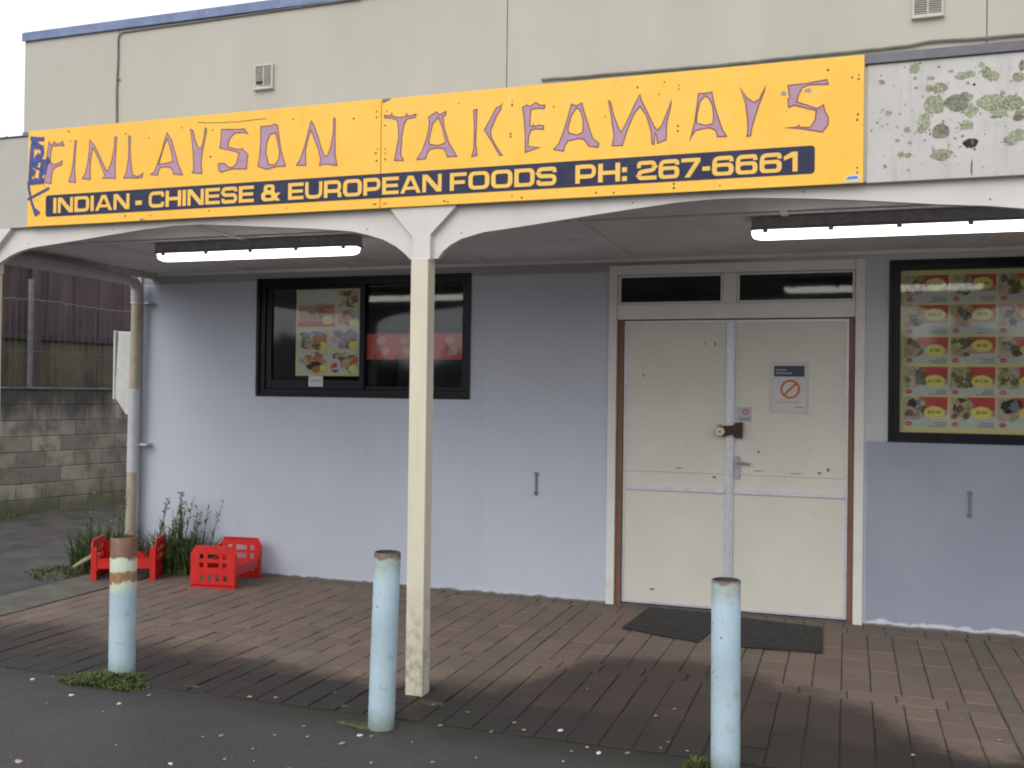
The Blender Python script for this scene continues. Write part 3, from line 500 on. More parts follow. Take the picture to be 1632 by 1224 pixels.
# front window
def window(x0, x1, z0, z1, mull):
    mb = B(); t = .055; f = Y+.004; bk = Y+.09
    mb.box(x0, x1, f, bk, z1-t, z1); mb.box(x0, x1, f, bk, z0, z0+t); mb.box(x0, x0+t, f, bk, z0+t+.0003, z1-t-.0003); mb.box(x1-t, x1, f, bk, z0+t+.0003, z1-t-.0003)
    mb.box(x0-.02, x1+.02, Y-.012, Y-.001, z0-.012, z0+.012)
    mb.box(x0-.02, x1+.02, Y-.012, Y-.001, z1-.012, z1+.012)
    mb.box(x0-.022, x0+.006, Y-.014, Y-.001, z0-.012, z1+.012); mb.box(x1-.006, x1+.022, Y-.014, Y-.001, z0-.012, z1+.012)
    fr = mb.build('window_frame', black_al, shop, bevel=.003)
    return fr
fr = window(*OPEN[0], True)
mb = B(); mb.box(-3.905, -3.86, Y+.01, Y+.08, 1.6205, 2.5095); 
# sliding sash on the left half
mb.box(-4.8195, -4.765, Y+.02, Y+.06, 1.6205, 2.5095); mb.box(-4.7645, -3.906, Y+.02, Y+.06, 1.6205, 1.70); mb.box(-4.7645, -3.906, Y+.02, Y+.06, 2.48, 2.5095)
mb.box(-3.8595, -2.9705, Y+.03, Y+.07, 1.6205, 1.65)
mb.build('mullion', black_al, fr, bevel=.003)
mb = B(); mb.box(-4.766, -3.904, Y+.038, Y+.043, 1.69, 2.49); mb.build('pane', glass, fr)
mb = B(); mb.box(-3.862, -2.969, Y+.052, Y+.057, 1.64, 2.515); mb.build('pane', glass, fr)
fr2 = window(*OPEN[1], False)
mb = B(); mb.box(.344, 1.646, Y+.04, Y+.045, 1.36, 2.52); mb.build('pane', glass, fr2)

# ------------------------------------------------------------ veranda
ver = thing('veranda', 'white painted timber shop veranda with arched beams and square posts', 'veranda', (-1, 4.8, 0))
def V(): return MB((-1, 4.8, 0))
mb = V(); mb.box(-5.95, 5, 4.845, WY-.002, 2.652, 2.70)
for xx in (-3.95, -2.75, -1.55, -.35, .85, 2.05): pass
mb.build('soffit', soffitm, ver)
mb = V()
for yy in (5.72,): mb.box(-5.94, 4.99, yy-.02, yy+.02, 2.642, 2.6515)
for xx in (-5.15, -3.95, -2.75, -1.55, -.35, .85, 2.05): mb.box(xx-.02, xx+.02, 4.9, WY-.03, 2.6415, 2.6512)
mb.box(-5.94, 4.99, WY-.03, WY-.003, 2.625, 2.6515)
mb.build('soffit_batten', soffitm, ver)
mb = V(); mb.box(-6.02, -5.955, 4.846, WY+.05, 2.60, 2.72); mb.build('side_board', M('side_board_paint', (.50, .48, .46), .7, var=.15, vs=5, dirt=(.2, .19, .16), da=.6, ds=7), ver, bevel=.003)
# fascia boards
mb = V(); mb.box(-5.97, -4.8, 4.802, 4.84, 2.60, 3.165); mb.box(-4.7995, .07, 4.802, 4.84, 2.605, 3.14); mb.build('fascia_board', beige2, ver, bevel=.003)
mb = V(); mb.box(.0705, 2.45, 4.80, 4.84, 2.60, 3.143); mb.box(2.455, 5, 4.80, 4.84, 2.60, 3.143); fb = mb.build('fascia_board', mouldm, ver, bevel=.002)
fb['label'] = 'white fascia board spotted with green lichen'
mb = V(); rnd = random.Random(9)
for q, (cx, cz, rx, rz, kk) in enumerate(LICHEN):
    yb = 4.7995-.0004*(q % 4)
    mb.prism_xz([blob(cx, cz, rx, rz, 44, .13, rnd)], yb-.0012, 4.7999, kk)
    if rx > .012:
        for _ in range(3):
            a = rnd.random()*6.28; d = rnd.uniform(1.05, 1.5); r = rnd.uniform(.08, .22)*rx
            mb.prism_xz([blob(cx+rx*d*math.cos(a), cz+rz*d*math.sin(a), r, r, 9, .3, rnd)], 4.7988, 4.7999, kk)
for _ in range(140):
    r = rnd.uniform(.001, .0035); cx = rnd.uniform(.09, 1.6); cz = rnd.uniform(2.66, 3.12)
    mb.prism_xz([blob(cx, cz, r, r, 7, .3, rnd)], 4.7986, 4.7999, rnd.choice((0, 1, 2, 2, 3)))
mb.box(.51, .513, 4.7985, 4.7999, 2.61, 2.68, 3); mb.box(.507, .509, 4.7985, 4.7999, 2.62, 2.665, 2)
mb.build('lichen_spots', lich, fb)
mb = V(); mb.box(.058, 5, 4.786, 4.86, 3.1445, 3.19); mb.build('fascia_cap', greycap, ver, bevel=.003); mb = V(); mb.box(-5.98, -4.8155, 4.79, 4.86, 3.1655, 3.172, 0); mb.build('fascia_cap', greycap, ver, bevel=.003)
# arch boards
def arch(lower, x0, x1):
    top = 2.612; pts = [(x0, top)]+[(x0, lower[0][1])]+lower+[(x1, lower[-1][1]), (x1, top)]
    q = []
    for p in pts:
        if not q or (abs(p[0]-q[-1][0])+abs(p[1]-q[-1][1])) > 1e-5: q.append(p)
    mb = V(); mb.prism_xz([q], 4.836, 4.868)
    for nx, nz in [(lower[i][0], lower[i][1]+.03) for i in range(3, len(lower)-2, 4)]: mb.tube([(nx, 4.8345, nz), (nx, 4.837, nz)], .004, 7, 1)
    mb.build('arch_board', [archpaint, darkdot], ver, bevel=.002)
left = ARCH1
arch(left, -5.12, -2.16)
a2 = ARCH2+[(.83, 2.436), (.90, 2.405), (.95, 2.365), (.975, 2.325)]
arch(a2, -2.158, 1.03)
arch([(2.0-(p[0])+.0, p[1]) for p in reversed(a2)][:], 1.031, 4.2)
lm = [(-10.32-p[0], p[1]) for p in reversed(left)]; lm = [p for p in lm if p[0] > -5.95]
arch(lm, -5.96, -5.205) if len(lm) > 2 else None
cream = None
def mk_post():
    k = NM('cream_post_paint'); co = k.pos(); x, y, z = k.sep(co)
    c = k.mix(k.ramp(k.noise(co, 3), .3, .7), (.66, .61, .48), (.60, .56, .44))
    st = k.noise(k.pos(scale=(14, 14, 1)), 2.4, 6, .6); c = k.mix(k.math('MULTIPLY', k.ramp(st, .55, .78), .4), c, (.40, .36, .24))
    lo = k.math('MULTIPLY', k.ramp(z, .75, .02), k.ramp(k.noise(co, 14, 6, .65), .42, .7)); c = k.mix(k.math('MULTIPLY', lo, .8), c, (.17, .18, .09))
    k.col(c); k.rough(.55); k.bump(k.noise(k.pos(scale=(6, 6, 1)), 16, 5), .2, .004); return k.m
cream = mk_post()
for xx in (-5.16, -2.165, 1.0, 4.15):
    mb = V(); mb.box(xx-.051, xx+.049, 4.80, 4.895, -.02, 2.325); mb.build('post', cream, ver, bevel=.004)
    mb = V(); o = xx+2.165
    mb.prism_xz([[(-2.212+o, 2.318), (-2.107+o, 2.318), (-2.107+o, 2.45), (-1.965+o, 2.59), (-1.965+o, 2.612), (-2.338+o, 2.612), (-2.338+o, 2.588), (-2.212+o, 2.446)]], 4.803, 4.8355)
    mb.box(-2.212+o, -2.107+o, 4.8695, 4.895, 2.3255, 2.64); mb.build('post_bracket', archpaint, ver, bevel=.003)

# ------------------------------------------------------------ shop sign
sign = thing('shop_sign', 'long yellow painted sign board reading FINLAYSON TAKEAWAYS above the veranda', 'sign', (-2.38, 4.8, 2.6))
def S(): return MB((-2.38, 4.8, 2.6))
SF = 4.786
for a, b in ((-4.812, -2.3985), (-2.3945, .0565)):
    mb = S(); mb.box(a, b, SF, 4.8, 2.600, 3.191 if a < -4 else 3.189); mb.build('sign_panel', yellow, sign, bevel=.0015)
mb = S(); mb.prism_xz([rrect(-4.668, -.157, 2.654, 2.786, .018)], SF-.0012, SF-.0002); mb.build('lettering_band', navy, sign)
for lp in LETTERS:
    mb = S(); mb.prism_xz(lp, SF-.0010, SF-.0002, 0)
    for l in lp: mb.ribbon(l, .0056, SF-.0016, SF-.0004, 1, True)
    mb.build('painted_letter', [purple, maroon], sign)
# band lettering: wide squarish capitals drawn as strokes
def rpoly(pts, r):
    out = [Vector(pts[0])]
    for i in range(1, len(pts)-1):
        a, p, c = Vector(pts[i-1]), Vector(pts[i]), Vector(pts[i+1])
        rr = min(r, (p-a).length*.5, (c-p).length*.5); s0 = p+(a-p).normalized()*rr; s1 = p+(c-p).normalized()*rr
        for t in range(5): t /= 4; out.append((1-t)**2*s0+2*t*(1-t)*p+t*t*s1)
    out.append(Vector(pts[-1])); return out
def glyph(ch):
    """returns (width, polygons, strokes) in cap-height units; t is stroke weight"""
    t = .2; h = .5*t
    if ch == 'I': return .26, [[rect(.0, .25, 0, 1)]], []
    if ch == '-': return .42, [[rect(0, .42, .30, .52)]], []
    if ch == '~': return .42, [[rect(.05, .37, .22, .5)]], []
    if ch == ':': return .26, [[rect(0, .26, 0, .25)], [rect(0, .26, .48, .73)]], []
    if ch == 'E': w = 1.08; return w, [[[(0, 0), (w, 0), (w, .2), (.25, .2), (.25, .405), (w-.05, .405), (w-.05, .595), (.25, .595), (.25, .8), (w, .8), (w, 1), (0, 1)]]], []
    if ch == 'F': w = 1.02; return w, [[[(0, 0), (.25, 0), (.25, .36), (w-.1, .36), (w-.1, .56), (.25, .56), (.25, .8), (w, .8), (w, 1), (0, 1)]]], []
    if ch == 'H': w = 1.18; return w, [[[(0, 0), (.25, 0), (.25, .39), (w-.25, .39), (w-.25, 0), (w, 0), (w, 1), (w-.25, 1), (w-.25, .6), (.25, .6), (.25, 1), (0, 1)]]], []
    if ch == 'N': w = 1.22; return w, [[[(0, 0), (.23, 0), (.23, .70), (w-.32, 0), (w, 0), (w, 1), (w-.23, 1), (w-.23, .30), (.32, 1), (0, 1)]]], []
    if ch == 'A': w = 1.32; return w, [[[(0, 0), (.26, 0), (.35, .2), (w-.35, .2), (w-.26, 0), (w, 0), (w/2+.17, 1), (w/2-.17, 1)], [(.43, .375), (w-.43, .375), (w/2, .80)]]], []
    if ch == 'D': w = 1.18; return w, [[[(0, 0)]+[(w-.3+.3*math.cos(R(a)), .3+.3*math.sin(R(a))) for a in range(-90, 1, 18)]+[(w-.3+.3*math.cos(R(a)), .7+.3*math.sin(R(a))) for a in range(0, 91, 18)]+[(0, 1)], rrect(.25, w-.25, .2, .8, .12)]], []
    if ch == 'O': w = 1.26; return w, [[rrect(0, w, 0, 1, .32), rrect(.26, w-.26, .2, .8, .13)]], []
    if ch == 'C': w = 1.2; return w, [], [([(w-.12, .66), (w-.12, .9), (.12, .9), (.12, .1), (w-.12, .1), (w-.12, .34)], .28)]
    if ch == 'S': w = 1.16; return w, [], [([(w-.12, .70), (w-.12, .9), (.12, .9), (.12, .52), (w-.12, .5), (w-.12, .1), (.12, .1), (.12, .3)], .19)]
    if ch == 'U': w = 1.2; return w, [], [([(.12, 1), (.12, .1), (w-.12, .1), (w-.12, 1)], .3)]
    if ch == 'P': w = 1.14; return w, [[rect(0, .25, 0, 1)]], [([(.2, .9), (w-.12, .9), (w-.12, .36), (.2, .36)], .25)]
    if ch == 'R': w = 1.2; return w, [[rect(0, .25, 0, 1)], [[(w-.25, 0), (w, 0), (w, .25), (w-.12, .36), (w-.36, .36), (w-.25, .24)]]], [([(.2, .9), (w-.13, .9), (w-.13, .38), (.2, .38)], .25)]
    if ch == '&': w = 1.28; return w, [[rrect(.16, .88, .48, 1, .2), rrect(.40, .66, .655, .83, .07)], [rrect(0, .98, 0, .60, .25), rrect(.26, .70, .19, .40, .09)], [[(.36, .62), (.62, .62), (w, 0), (w-.32, 0)]], [[(.78, .16), (.98, .16), (w, .48), (w-.22, .48)]]], []
    if ch == '2': w = 1.12; return w, [], [([(.12, .64), (.12, .9), (w-.12, .9), (w-.12, .52), (.14, .42), (.12, .1), (w, .1)], .24)]
    if ch == '6': w = 1.16; return w, [[rrect(0, w, 0, .645, .25), rrect(.25, w-.25, .19, .455, .11)]], [([(w-.12, .70), (w-.12, .9), (.12, .9), (.12, .3)], .27)]
    if ch == '7': w = 1.05; return w, [[[(0, .8), (w-.3, .8), (.18, 0), (.48, 0), (w, .82), (w, 1), (0, 1)]]], []
    if ch == '1': w = .72; return w, [[[(.45, 0), (.71, 0), (.71, 1), (.42, 1), (0, .78), (0, .58), (.45, .74)]]], []
def setword(mb, word, x0, x1, z0, h, y):
    adv = []; x = 0
    for ch in word: g = glyph(ch); adv.append((x, g)); x += g[0]+.11
    sx = (x1-x0)/(x-.11)
    for q, (gx, (w_, polys, strokes)) in enumerate(adv):
        f = lambda p: (x0+(gx+p[0])*sx, z0(x0+(gx+p[0])*sx)+p[1]*h)
        k = 0
        for lp in polys: mb.prism_xz([[f(p) for p in l] for l in lp], y-.0012-.0003*k, y, 0); k += 1
        for st, r in strokes: mb.ribbon([f(p) for p in rpoly(st, r)], .2*(h+sx)/2*1.08, y-.0012-.0003*k, y, 0); k += 1
zb = lambda x: 2.674-.0012*(x+4.6)
for wd, a, b in (('INDIAN', -4.608, -4.0415), ('~', -4.005, -3.945), ('CHINESE', -3.904, -3.186), ('&', -3.137, -3.013), ('EUROPEAN', -2.964, -2.038), ('FOODS', -1.991, -1.407), ('PH:', -1.309, -1.0455), ('267-6661', -.996, -.233)):
    mb = S(); setword(mb, wd, a, b, zb, .093, SF-.0013); mb.build('band_lettering', yellow2, sign)
mb = S()
for q, (pts, wd) in enumerate(GRAFFITI): mb.ribbon(rpoly(pts, .05), wd*1.5, SF-.0022-.0002*q, SF-.0006, 0)
rnd = random.Random(12)
for _ in range(40):
    r = rnd.uniform(.001, .004); mb.prism_xz([blob(rnd.uniform(-4.8, -4.66), rnd.uniform(2.75, 3.13), r, r, 7, .3, rnd)], SF-.0008, SF-.0003)
for q, (cx, cz, rx, rz) in enumerate(((-4.745, 3.10, .030, .018), (-4.735, 3.03, .022, .018), (-4.755, 2.985, .028, .016), (-4.70, 2.97, .012, .022), (-4.75, 2.885, .026, .014), (-4.765, 2.93, .012, .025), (-4.785, 3.05, .008, .05))): mb.prism_xz([blob(cx, cz, rx, rz, 24, .35, rnd)], SF-.0012-.0001*q, SF-.0007)
mb.build('graffiti', sprayblue, sign)
mb = S(); rnd = random.Random(13)
for (a, b) in SCREWS: r = rnd.uniform(.0028, .0055); mb.prism_xz([blob(a, b, r, r, 9, .2, rnd)], SF-.0026, SF-.0002, 0)
cr = [(-3.60+i*.024, 3.150-.014*math.sin(math.pi*i/25)+rnd.uniform(-.0025, .0025)) for i in range(20)]
mb.ribbon([(a+.03, b) for a, b in cr], .0035, SF-.0008, SF-.0002, 0)
mb.prism_xz([[(-2.39, 3.165), (-2.345, 3.181), (-2.34, 3.188), (-2.39, 3.188)]], SF-.001, SF-.0003, 2)
for (a, b, rx, rz) in ((-.30, 3.04, .012, .010), (-.19, 3.045, .016, .009), (-3.95, 2.608, .02, .006)): mb.prism_xz([blob(a, b, rx, rz, 14, .25, rnd)], SF-.0018, SF-.0002, 1)
mb.prism_xz([[(-.03, 2.606), (.035, 2.604), (.048, 2.625), (.03, 2.64), (-.012, 2.634)]], SF-.0018, SF-.0002, 3)
mb.prism_xz([[(-.02, 2.617), (.035, 2.62), (.03, 2.632), (-.008, 2.63)]], SF-.0024, SF-.002, 4)
mb.build('nail_holes', [darkdot, flakem, greycap, M('white_scrap', (.7, .7, .72), .6), M('blue_scrap', (.1, .25, .6), .6)], sign)

# ------------------------------------------------------------ air vents on the parapet
ventm = M('vent_plastic', (.52, .50, .43), .6, var=.1, vs=20, dirt=(.25, .24, .2), da=.4, ds=30, bump=0)
def vent(x0, x1, z0, z1, broken, label):
    t = thing('air_vent', label, 'air vent', ((x0+x1)/2, 6.05, z0), 'air vents on the parapet'); o = ((x0+x1)/2, 6.05, z0)
    mb = MB(o); f = 6.03; e = .012
    mb.box(x0, x0+e, f, 6.049, z0, z1); mb.box(x1-e, x1, f, 6.049, z0, z1); mb.box(x0+e, x1-e, f, 6.049, z1-e, z1); mb.box(x0-.004, x1+.004, f-.012, 6.049, z0-.012, z0-.0003); mb.box(x0+e, x1-e, f, 6.049, z0, z0+e)
    c = (x0+x1)/2; mb.box(c-.004, c+.004, f+.001, 6.045, z0+e, z1-e); mb.build('vent_frame', ventm, t, bevel=.002)
    mb = MB(o); n = 12
    for i in range(n):
        z = z0+e+.006+(z1-z0-2*e)*i/n
        for a, b in ((x0+e, c-.0045), (c+.0045, x1-e)):
            if broken and a < c-.01 and i in (1, 2): continue
            mb.box(a, b, f+.003, f+.014, z, z+.0042, rot=Matrix.Rotation(R(-28), 3, 'X'))
    if broken: mb.box(x0+.012, x0+.05, f-.001, f+.004, z0+.012, z0+.02, rot=Matrix.Rotation(R(35), 3, 'Y'))
    mb.build('vent_slats', ventm, t)
    mb = MB(o); mb.box(x0+.003, x1-.003, 6.0465, 6.0495, z0+.003, z1-.003); mb.build('vent_backing', M('vent_dark', (.06, .06, .05), .9), t)
vent(-4.03, -3.878, 3.755, 3.925, True, 'small louvred wall vent with broken slats on the left of the parapet')
vent(.325, .49, 3.785, 3.96, False, 'intact louvred wall vent high at the right of the parapet')

# ------------------------------------------------------------ fluorescent lights under the soffit
housem = M('lamp_housing_plastic', (.34, .33, .35), .55, var=.2, vs=20, bump=0)
lt = thing('fluorescent_light', 'lit fluorescent batten light on the soffit left of the centre post', 'light', (-3.91, 5.9, 2.652), 'fluorescent lights under the veranda')
def L_(): return MB((0, 0, 0))
mb = L_(); mb.box(-.80, .80, -.058, .058, -.066, -.001); mb.box(-.81, .81, -.064, .064, -.079, -.0665); mb.build('housing', housem, lt, bevel=.012, seg=3)
mb = L_(); n = 10; rings = []
for i in range(9):
    pass
sec = [(-.055, -.0795), (-.054, -.092), (-.047, -.112), (-.03, -.126), (0, -.130), (.03, -.126), (.047, -.112), (.054, -.092), (.055, -.0795)]
xs = [(-.80, .45), (-.79, .75), (-.765, .93), (-.73, 1), (.73, 1), (.765, .93), (.79, .75), (.80, .45)]
for (x, s_) in xs:
    for (a, b) in sec: mb.v.append((x, a*s_, -.0795+(b+.0795)*s_))
m_ = len(sec)
for i in range(len(xs)-1):
    for j in range(m_-1): mb.f.append((i*m_+j, i*m_+j+1, (i+1)*m_+j+1, (i+1)*m_+j)); mb.m.append(0)
mb.f.append(tuple(range(m_))); mb.m.append(0); mb.f.append(tuple((len(xs)-1)*m_+j for j in reversed(range(m_)))); mb.m.append(0)
mb.build('diffuser', lampm, lt, smooth=True)
for i in range(5):
    xx = -.72+i*.36
    for s_ in (-1, 1):
        mb = L_(); mb.box(xx-.014, xx+.014, s_*.062-.006, s_*.062+.006, -.096, -.07); mb.build('clip', housem, lt, bevel=.002)
lt2 = copy_tree(lt); lt2.location = (.26, 5.9, 2.652); lt2['label'] = 'lit fluorescent batten light on the soffit above the doors and menu window'
lt2['category'] = 'light'

# ------------------------------------------------------------ wall hooks
for i, (x, z, lab) in enumerate(((-2.32, .90, 'small vertical metal bracket on the lilac wall left of the doors'), (.797, .89, 'small vertical metal bracket on the dark blue grey wall under the menu window'))):
    mb = MB((x, WY, z)); mb.box(x-.008, x+.008, WY-.014, WY-.007, z-.08, z+.08); mb.box(x-.014, x+.014, WY-.016, WY-.0005, z+.06, z+.088); mb.box(x-.016, x+.01, WY-.016, WY-.0005, z-.09, z-.065)
    for dz in (.074, -.077): mb.tube([(x, WY-.02, z+dz), (x, WY-.015, z+dz)], .005, 8)
    tag(mb.build('wall_bracket', M('painted_bracket', (.2, .215, .24), .6, var=.3, vs=40), bevel=.001), lab, 'bracket', 'brackets on the shop wall')

# ------------------------------------------------------------ posters and notices
def flat(name, c, **k): return M(name, c, k.pop('rough', .6), var=k.pop('var', .08), vs=30, bump=0)
PP = dict(yel=flat('print_yellow', (.78, .68, .27)), red=flat('print_red', (.62, .07, .06)), pink=flat('print_pink', (.60, .34, .29), var=.2), white=flat('print_white', (.62, .62, .56)), grey=flat('print_grey', (.24, .24, .26)), brown=flat('print_brown', (.22, .13, .06), var=.5), khaki=flat('print_khaki', (.50, .43, .16), var=.4), tan=flat('print_tan', (.60, .45, .27), var=.35), dark=flat('print_dark', (.05, .035, .03), var=.4), cream=flat('print_cream', (.62, .52, .36), var=.3), green=flat('print_green', (.08, .13, .05), var=.4), burst=flat('print_burst', (.88, .76, .16)), orange=flat('print_orange', (.6, .2, .05), var=.3), olive=flat('print_olive', (.20, .18, .06), var=.35))
PK = list(PP); PL = [PP[k] for k in PK]; PI = {k: i for i, k in enumerate(PK)}
def starp(cx, cz, rx, rz, n=20):
    return [(cx+rx*(1 if i % 2 else .88)*math.cos(math.pi*i/n), cz+rz*(1 if i % 2 else .88)*math.sin(math.pi*i/n)) for i in range(2*n)]
def food(mb, x0, x1, z0, z1, y, rnd, pal, n=7):
    w_ = x1-x0; h_ = z1-z0
    for i in range(n):
        k_ = 1 if n < 8 else .8; rx = rnd.uniform(.13, .26)*w_*k_; rz = rnd.uniform(.13, .24)*h_*k_
        cx = rnd.uniform(x0+rx*1.1, x1-rx*1.1); cz = rnd.uniform(z0+rz*1.1, z1-rz*1.1)
        mb.prism_xz([blob(cx, cz, rx, rz, 16, .2, rnd, rnd.uniform(-.4, .4))], y-.00015*(i+1), y, PI[rnd.choice(pal)])
menu = thing('menu_poster', 'large yellow menu poster of priced dishes in the window right of the doors', 'poster', (1.0, WY+.06, 1.37))
def Q(): return MB((1.0, WY+.06, 1.37))
py = WY+.052
mb = Q(); mb.box(.346, 1.644, py, py+.003, 1.372, 2.512, PI['yel']); mb.build('poster_sheet', PL, menu)
rows = [(2.283, 2.476), (2.060, 2.266), (1.853, 2.041), (1.633, 1.833), (1.408, 1.622)]
prices = [['$18.80', '$19.80', '$18.80', '$18.80'], ['$20.60', '$8.50', '$9.50', '$9.00'], ['$7.80', '$9.00', '$8.00', '$8.50'], ['$12.80', '$12.50', '$12.80', '$9.80'], ['$12.50', '$9.00', '$9.00', '$12.00']]
pals = [['khaki', 'olive', 'brown', 'khaki', 'olive'], ['tan', 'khaki', 'dark', 'olive', 'tan'], ['brown', 'khaki', 'olive', 'tan'], ['khaki', 'brown', 'olive', 'khaki'], ['dark', 'tan', 'grey', 'brown', 'khaki']]
rnd = random.Random(21)
for r_, (z0, z1) in enumerate(rows):
    for c_ in range(4):
        x0 = .372+c_*.300; x1 = x0+.286; mb = Q(); h_ = z1-z0; w_ = x1-x0
        mb.prism_xz([rect(x0, x1, z0, z1)], py-.0006, py-.0001, PI['white'])
        zs = [z1, z1-.25*h_, z1-.42*h_, z1-.60*h_, z1-.76*h_]
        xl = x0+rnd.uniform(.30, .48)*w_; mb.prism_xz([rect(xl, x1, zs[2], zs[0])], py-.0011, py-.0007, PI['red']); mb.prism_xz([rect(xl, x1, zs[3], zs[2]-.0002)], py-.0011, py-.0007, PI['pink']); mb.prism_xz([rect(x0, xl-.0002, zs[4], zs[0])], py-.0011, py-.0007, PI['cream'])
        food(mb, x0+.002, x0+.56*w_, z0+.26*h_, z1-.01*h_, py-.0012, rnd, pals[r_], 16)
        bx = x0+.70*w_; bz = z1-(.33 if r_ < 2 or (r_ == 2 and c_ == 1) else .50)*h_
        mb.prism_xz([starp(bx, bz, .070, .046)], py-.0034, py-.003, PI['burst'])
        tw = .042 if len(prices[r_][c_]) > 5 else .034
        text_polys(prices[r_][c_], bx-tw, bx+tw, bz-.011, bz+.012, py-.0036, mb, PI['dark'], .02)
        mb.prism_xz([blob(x0+.034, z0+.026, .022, .016, 16, .03, rnd)], py-.0011, py-.0007, PI['red'])
        mb.prism_xz([rect(x0+.022, x0+.046, z0+.024, z0+.028)], py-.0015, py-.0012, PI['white'])
        for q in range(3):
            a = x1-.008-rnd.uniform(.06, .115)
            mb.prism_xz([rect(a, x1-.008, z0+.006+q*.013, z0+.012+q*.013)], py-.0011, py-.0007, PI['grey'])
        mb.build('menu_item', PL, menu)
def wposter():
    t = thing('food_poster', 'small food picture poster with yellow edges in the left window', 'poster', (-4.22, WY+.05, 1.74))
    o = (-4.22, WY+.05, 1.74); y = WY+.050; rnd = random.Random(31)
    mb = MB(o); mb.box(-4.538, -3.915, y, y+.003, 1.735, 2.489, PI['yel']); mb.build('poster_sheet', PL, t)
    cells = [(-4.52, -4.155, 2.155, 2.475, ['red', 'orange', 'tan', 'olive'], 'b'), (-4.14, -3.925, 2.32, 2.475, ['tan', 'orange', 'brown', 'olive'], 's'), (-4.14, -3.925, 2.15, 2.31, ['pink', 'red', 'tan', 'grey'], 's'),
             (-4.52, -4.23, 1.955, 2.14, ['grey', 'tan', 'orange', 'olive'], 's'), (-4.205, -3.925, 1.955, 2.14, ['grey', 'pink', 'brown', 'grey'], 's'), (-4.52, -4.23, 1.755, 1.94, ['dark', 'orange', 'tan', 'white', 'dark'], 's'), (-4.205, -3.925, 1.755, 1.94, ['brown', 'tan', 'pink', 'orange'], 'r')]
    for (x0, x1, z0, z1, pal, k) in cells:
        mb = MB(o); mb.prism_xz([rect(x0, x1, z0, z1)], y-.0006, y-.0001, PI['white'])
        if k == 'b': mb.prism_xz([rect(x0+.003, x1-.003, z0+.002, z0+.045)], y-.0009, y-.0007, PI['red']); mb.prism_xz([rect(x0+.003, x1-.003, z0+.046, z0+.19)], y-.0009, y-.0007, PI['pink']); food(mb, x0, x1, z0+.05, z1-.11, y-.001, rnd, pal, 12); mb.prism_xz([starp(x1-.07, z0+.06, .058, .042)], y-.0030, y-.0025, PI['burst'])
        else:
            food(mb, x0, x1, z0, z1, y-.0008, rnd, pal, 20); mb.prism_xz([starp(x1-.055, z0+.045, .046, .034)], y-.0034, y-.003, PI['burst'])
        if k == 'r': mb.prism_xz([blob(x0+.06, z0+.08, .048, .05, 20, .02, rnd)], y-.0034, y-.003, PI['white']); mb.prism_xz([blob(x0+.06, z0+.08, .015, .015, 12, .2, rnd)], y-.0038, y-.0035, PI['red'])
        mb.build('poster_picture', PL, t)
wposter()
y = WY+.0500
mb = MB((-3.43, y, 2.0)); rnd = random.Random(33); mb.box(-3.858, -2.975, y+.012, y+.014, 1.878, 2.094, PI['red'])
for i in range(6):
    x = -3.72+i*.205-.0
    if x > -3.05: break
    mb.prism_xz([blob(x, 2.035, .042, .036, 18, .08, rnd)], y+.0108, y+.0118, PI['pink']); mb.prism_xz([blob(x+.03, 1.945, .04, .038, 18, .2, rnd)], y+.0110, y+.0118, PI['pink'])
    mb.prism_xz([blob(x+.03, 1.945, .02, .018, 12, .2, rnd)], y+.0100, y+.0106, PI['tan']); mb.prism_xz([blob(x-.06, 1.90, .018, .02, 12, .2, rnd)], y+.0108, y+.0118, PI['green']); mb.prism_xz([blob(x-.07, 1.985, .03, .02, 12, .2, rnd)], y+.0104, y+.0112, PI['orange'])
tag(mb.build('window_banner', PL), 'red floral border strip stuck across the right pane of the left window', 'banner')
mb = MB((-4.32, WY+.03, 1.69)); mb.box(-4.39, -4.25, WY+.0165, WY+.019, 1.642, 1.733, 0); 
text_polys('OPEN', -4.372, -4.268, 1.682, 1.702, WY+.0160, mb, 1) if False else None
for a, b, z in ((-4.38, -4.26, 1.695), (-4.375, -4.27, 1.685)): mb.box(a, b, WY+.0158, WY+.0163, z, z+.006, 1)
tag(mb.build('paper_note', [flat('note_white', (.6, .6, .62)), flat('note_blue', (.25, .32, .5))]), 'small white paper note with blue writing taped below the food poster', 'note')
ny = DY-.0012
t = thing('door_notice', 'white notice with dark blue header and orange prohibition circle on the right door', 'notice', (-.41, ny, 1.51))
mb = MB((-.41, ny, 1.51)); mb.box(-.522, -.292, ny-.0008, ny, 1.508, 1.842); mb.box(-.545, -.27, ny+.0001, ny+.0009, 1.485, 1.865, 1); mb.build('notice_sheet', [flat('notice_white', (.62, .61, .60)), M('clear_film', (.55, .54, .48), .25, var=.05, bump=0)], t)
mb = MB((-.41, ny, 1.51)); mb.box(-.516, -.300, ny-.0014, ny-.0009, 1.757, 1.836); mb.build('header', flat('notice_navy', (.045, .06, .10)), t)
mb = MB((-.41, ny, 1.51)); c = (-.40, 1.665)
mb.ribbon([(c[0]+.062*math.cos(R(a)), c[1]+.062*math.sin(R(a))) for a in range(0, 360, 12)], .017, ny-.0014, ny-.0009, 0, True); mb.ribbon([(c[0]-.042, c[1]-.042), (c[0]+.042, c[1]+.042)], .016, ny-.002, ny-.0015, 0)
mb.build('prohibition_circle', flat('notice_orange', (.55, .15, .05)), t)
mb = MB((-.41, ny, 1.51)); text_polys('NOTICE', -.505, -.425, 1.805, 1.822, ny-.0018, mb, 0) if False else None
for (a, b, z, h_) in ((-.502, -.422, 1.800, .014), (-.502, -.392, 1.776, .014)):
    x = a
    while x < b: e = random.uniform(.008, .013); mb.prism_xz([rect(x, x+e, z, z+h_*random.uniform(.7, 1))], ny-.0019, ny-.0015, 0); x += e+.004
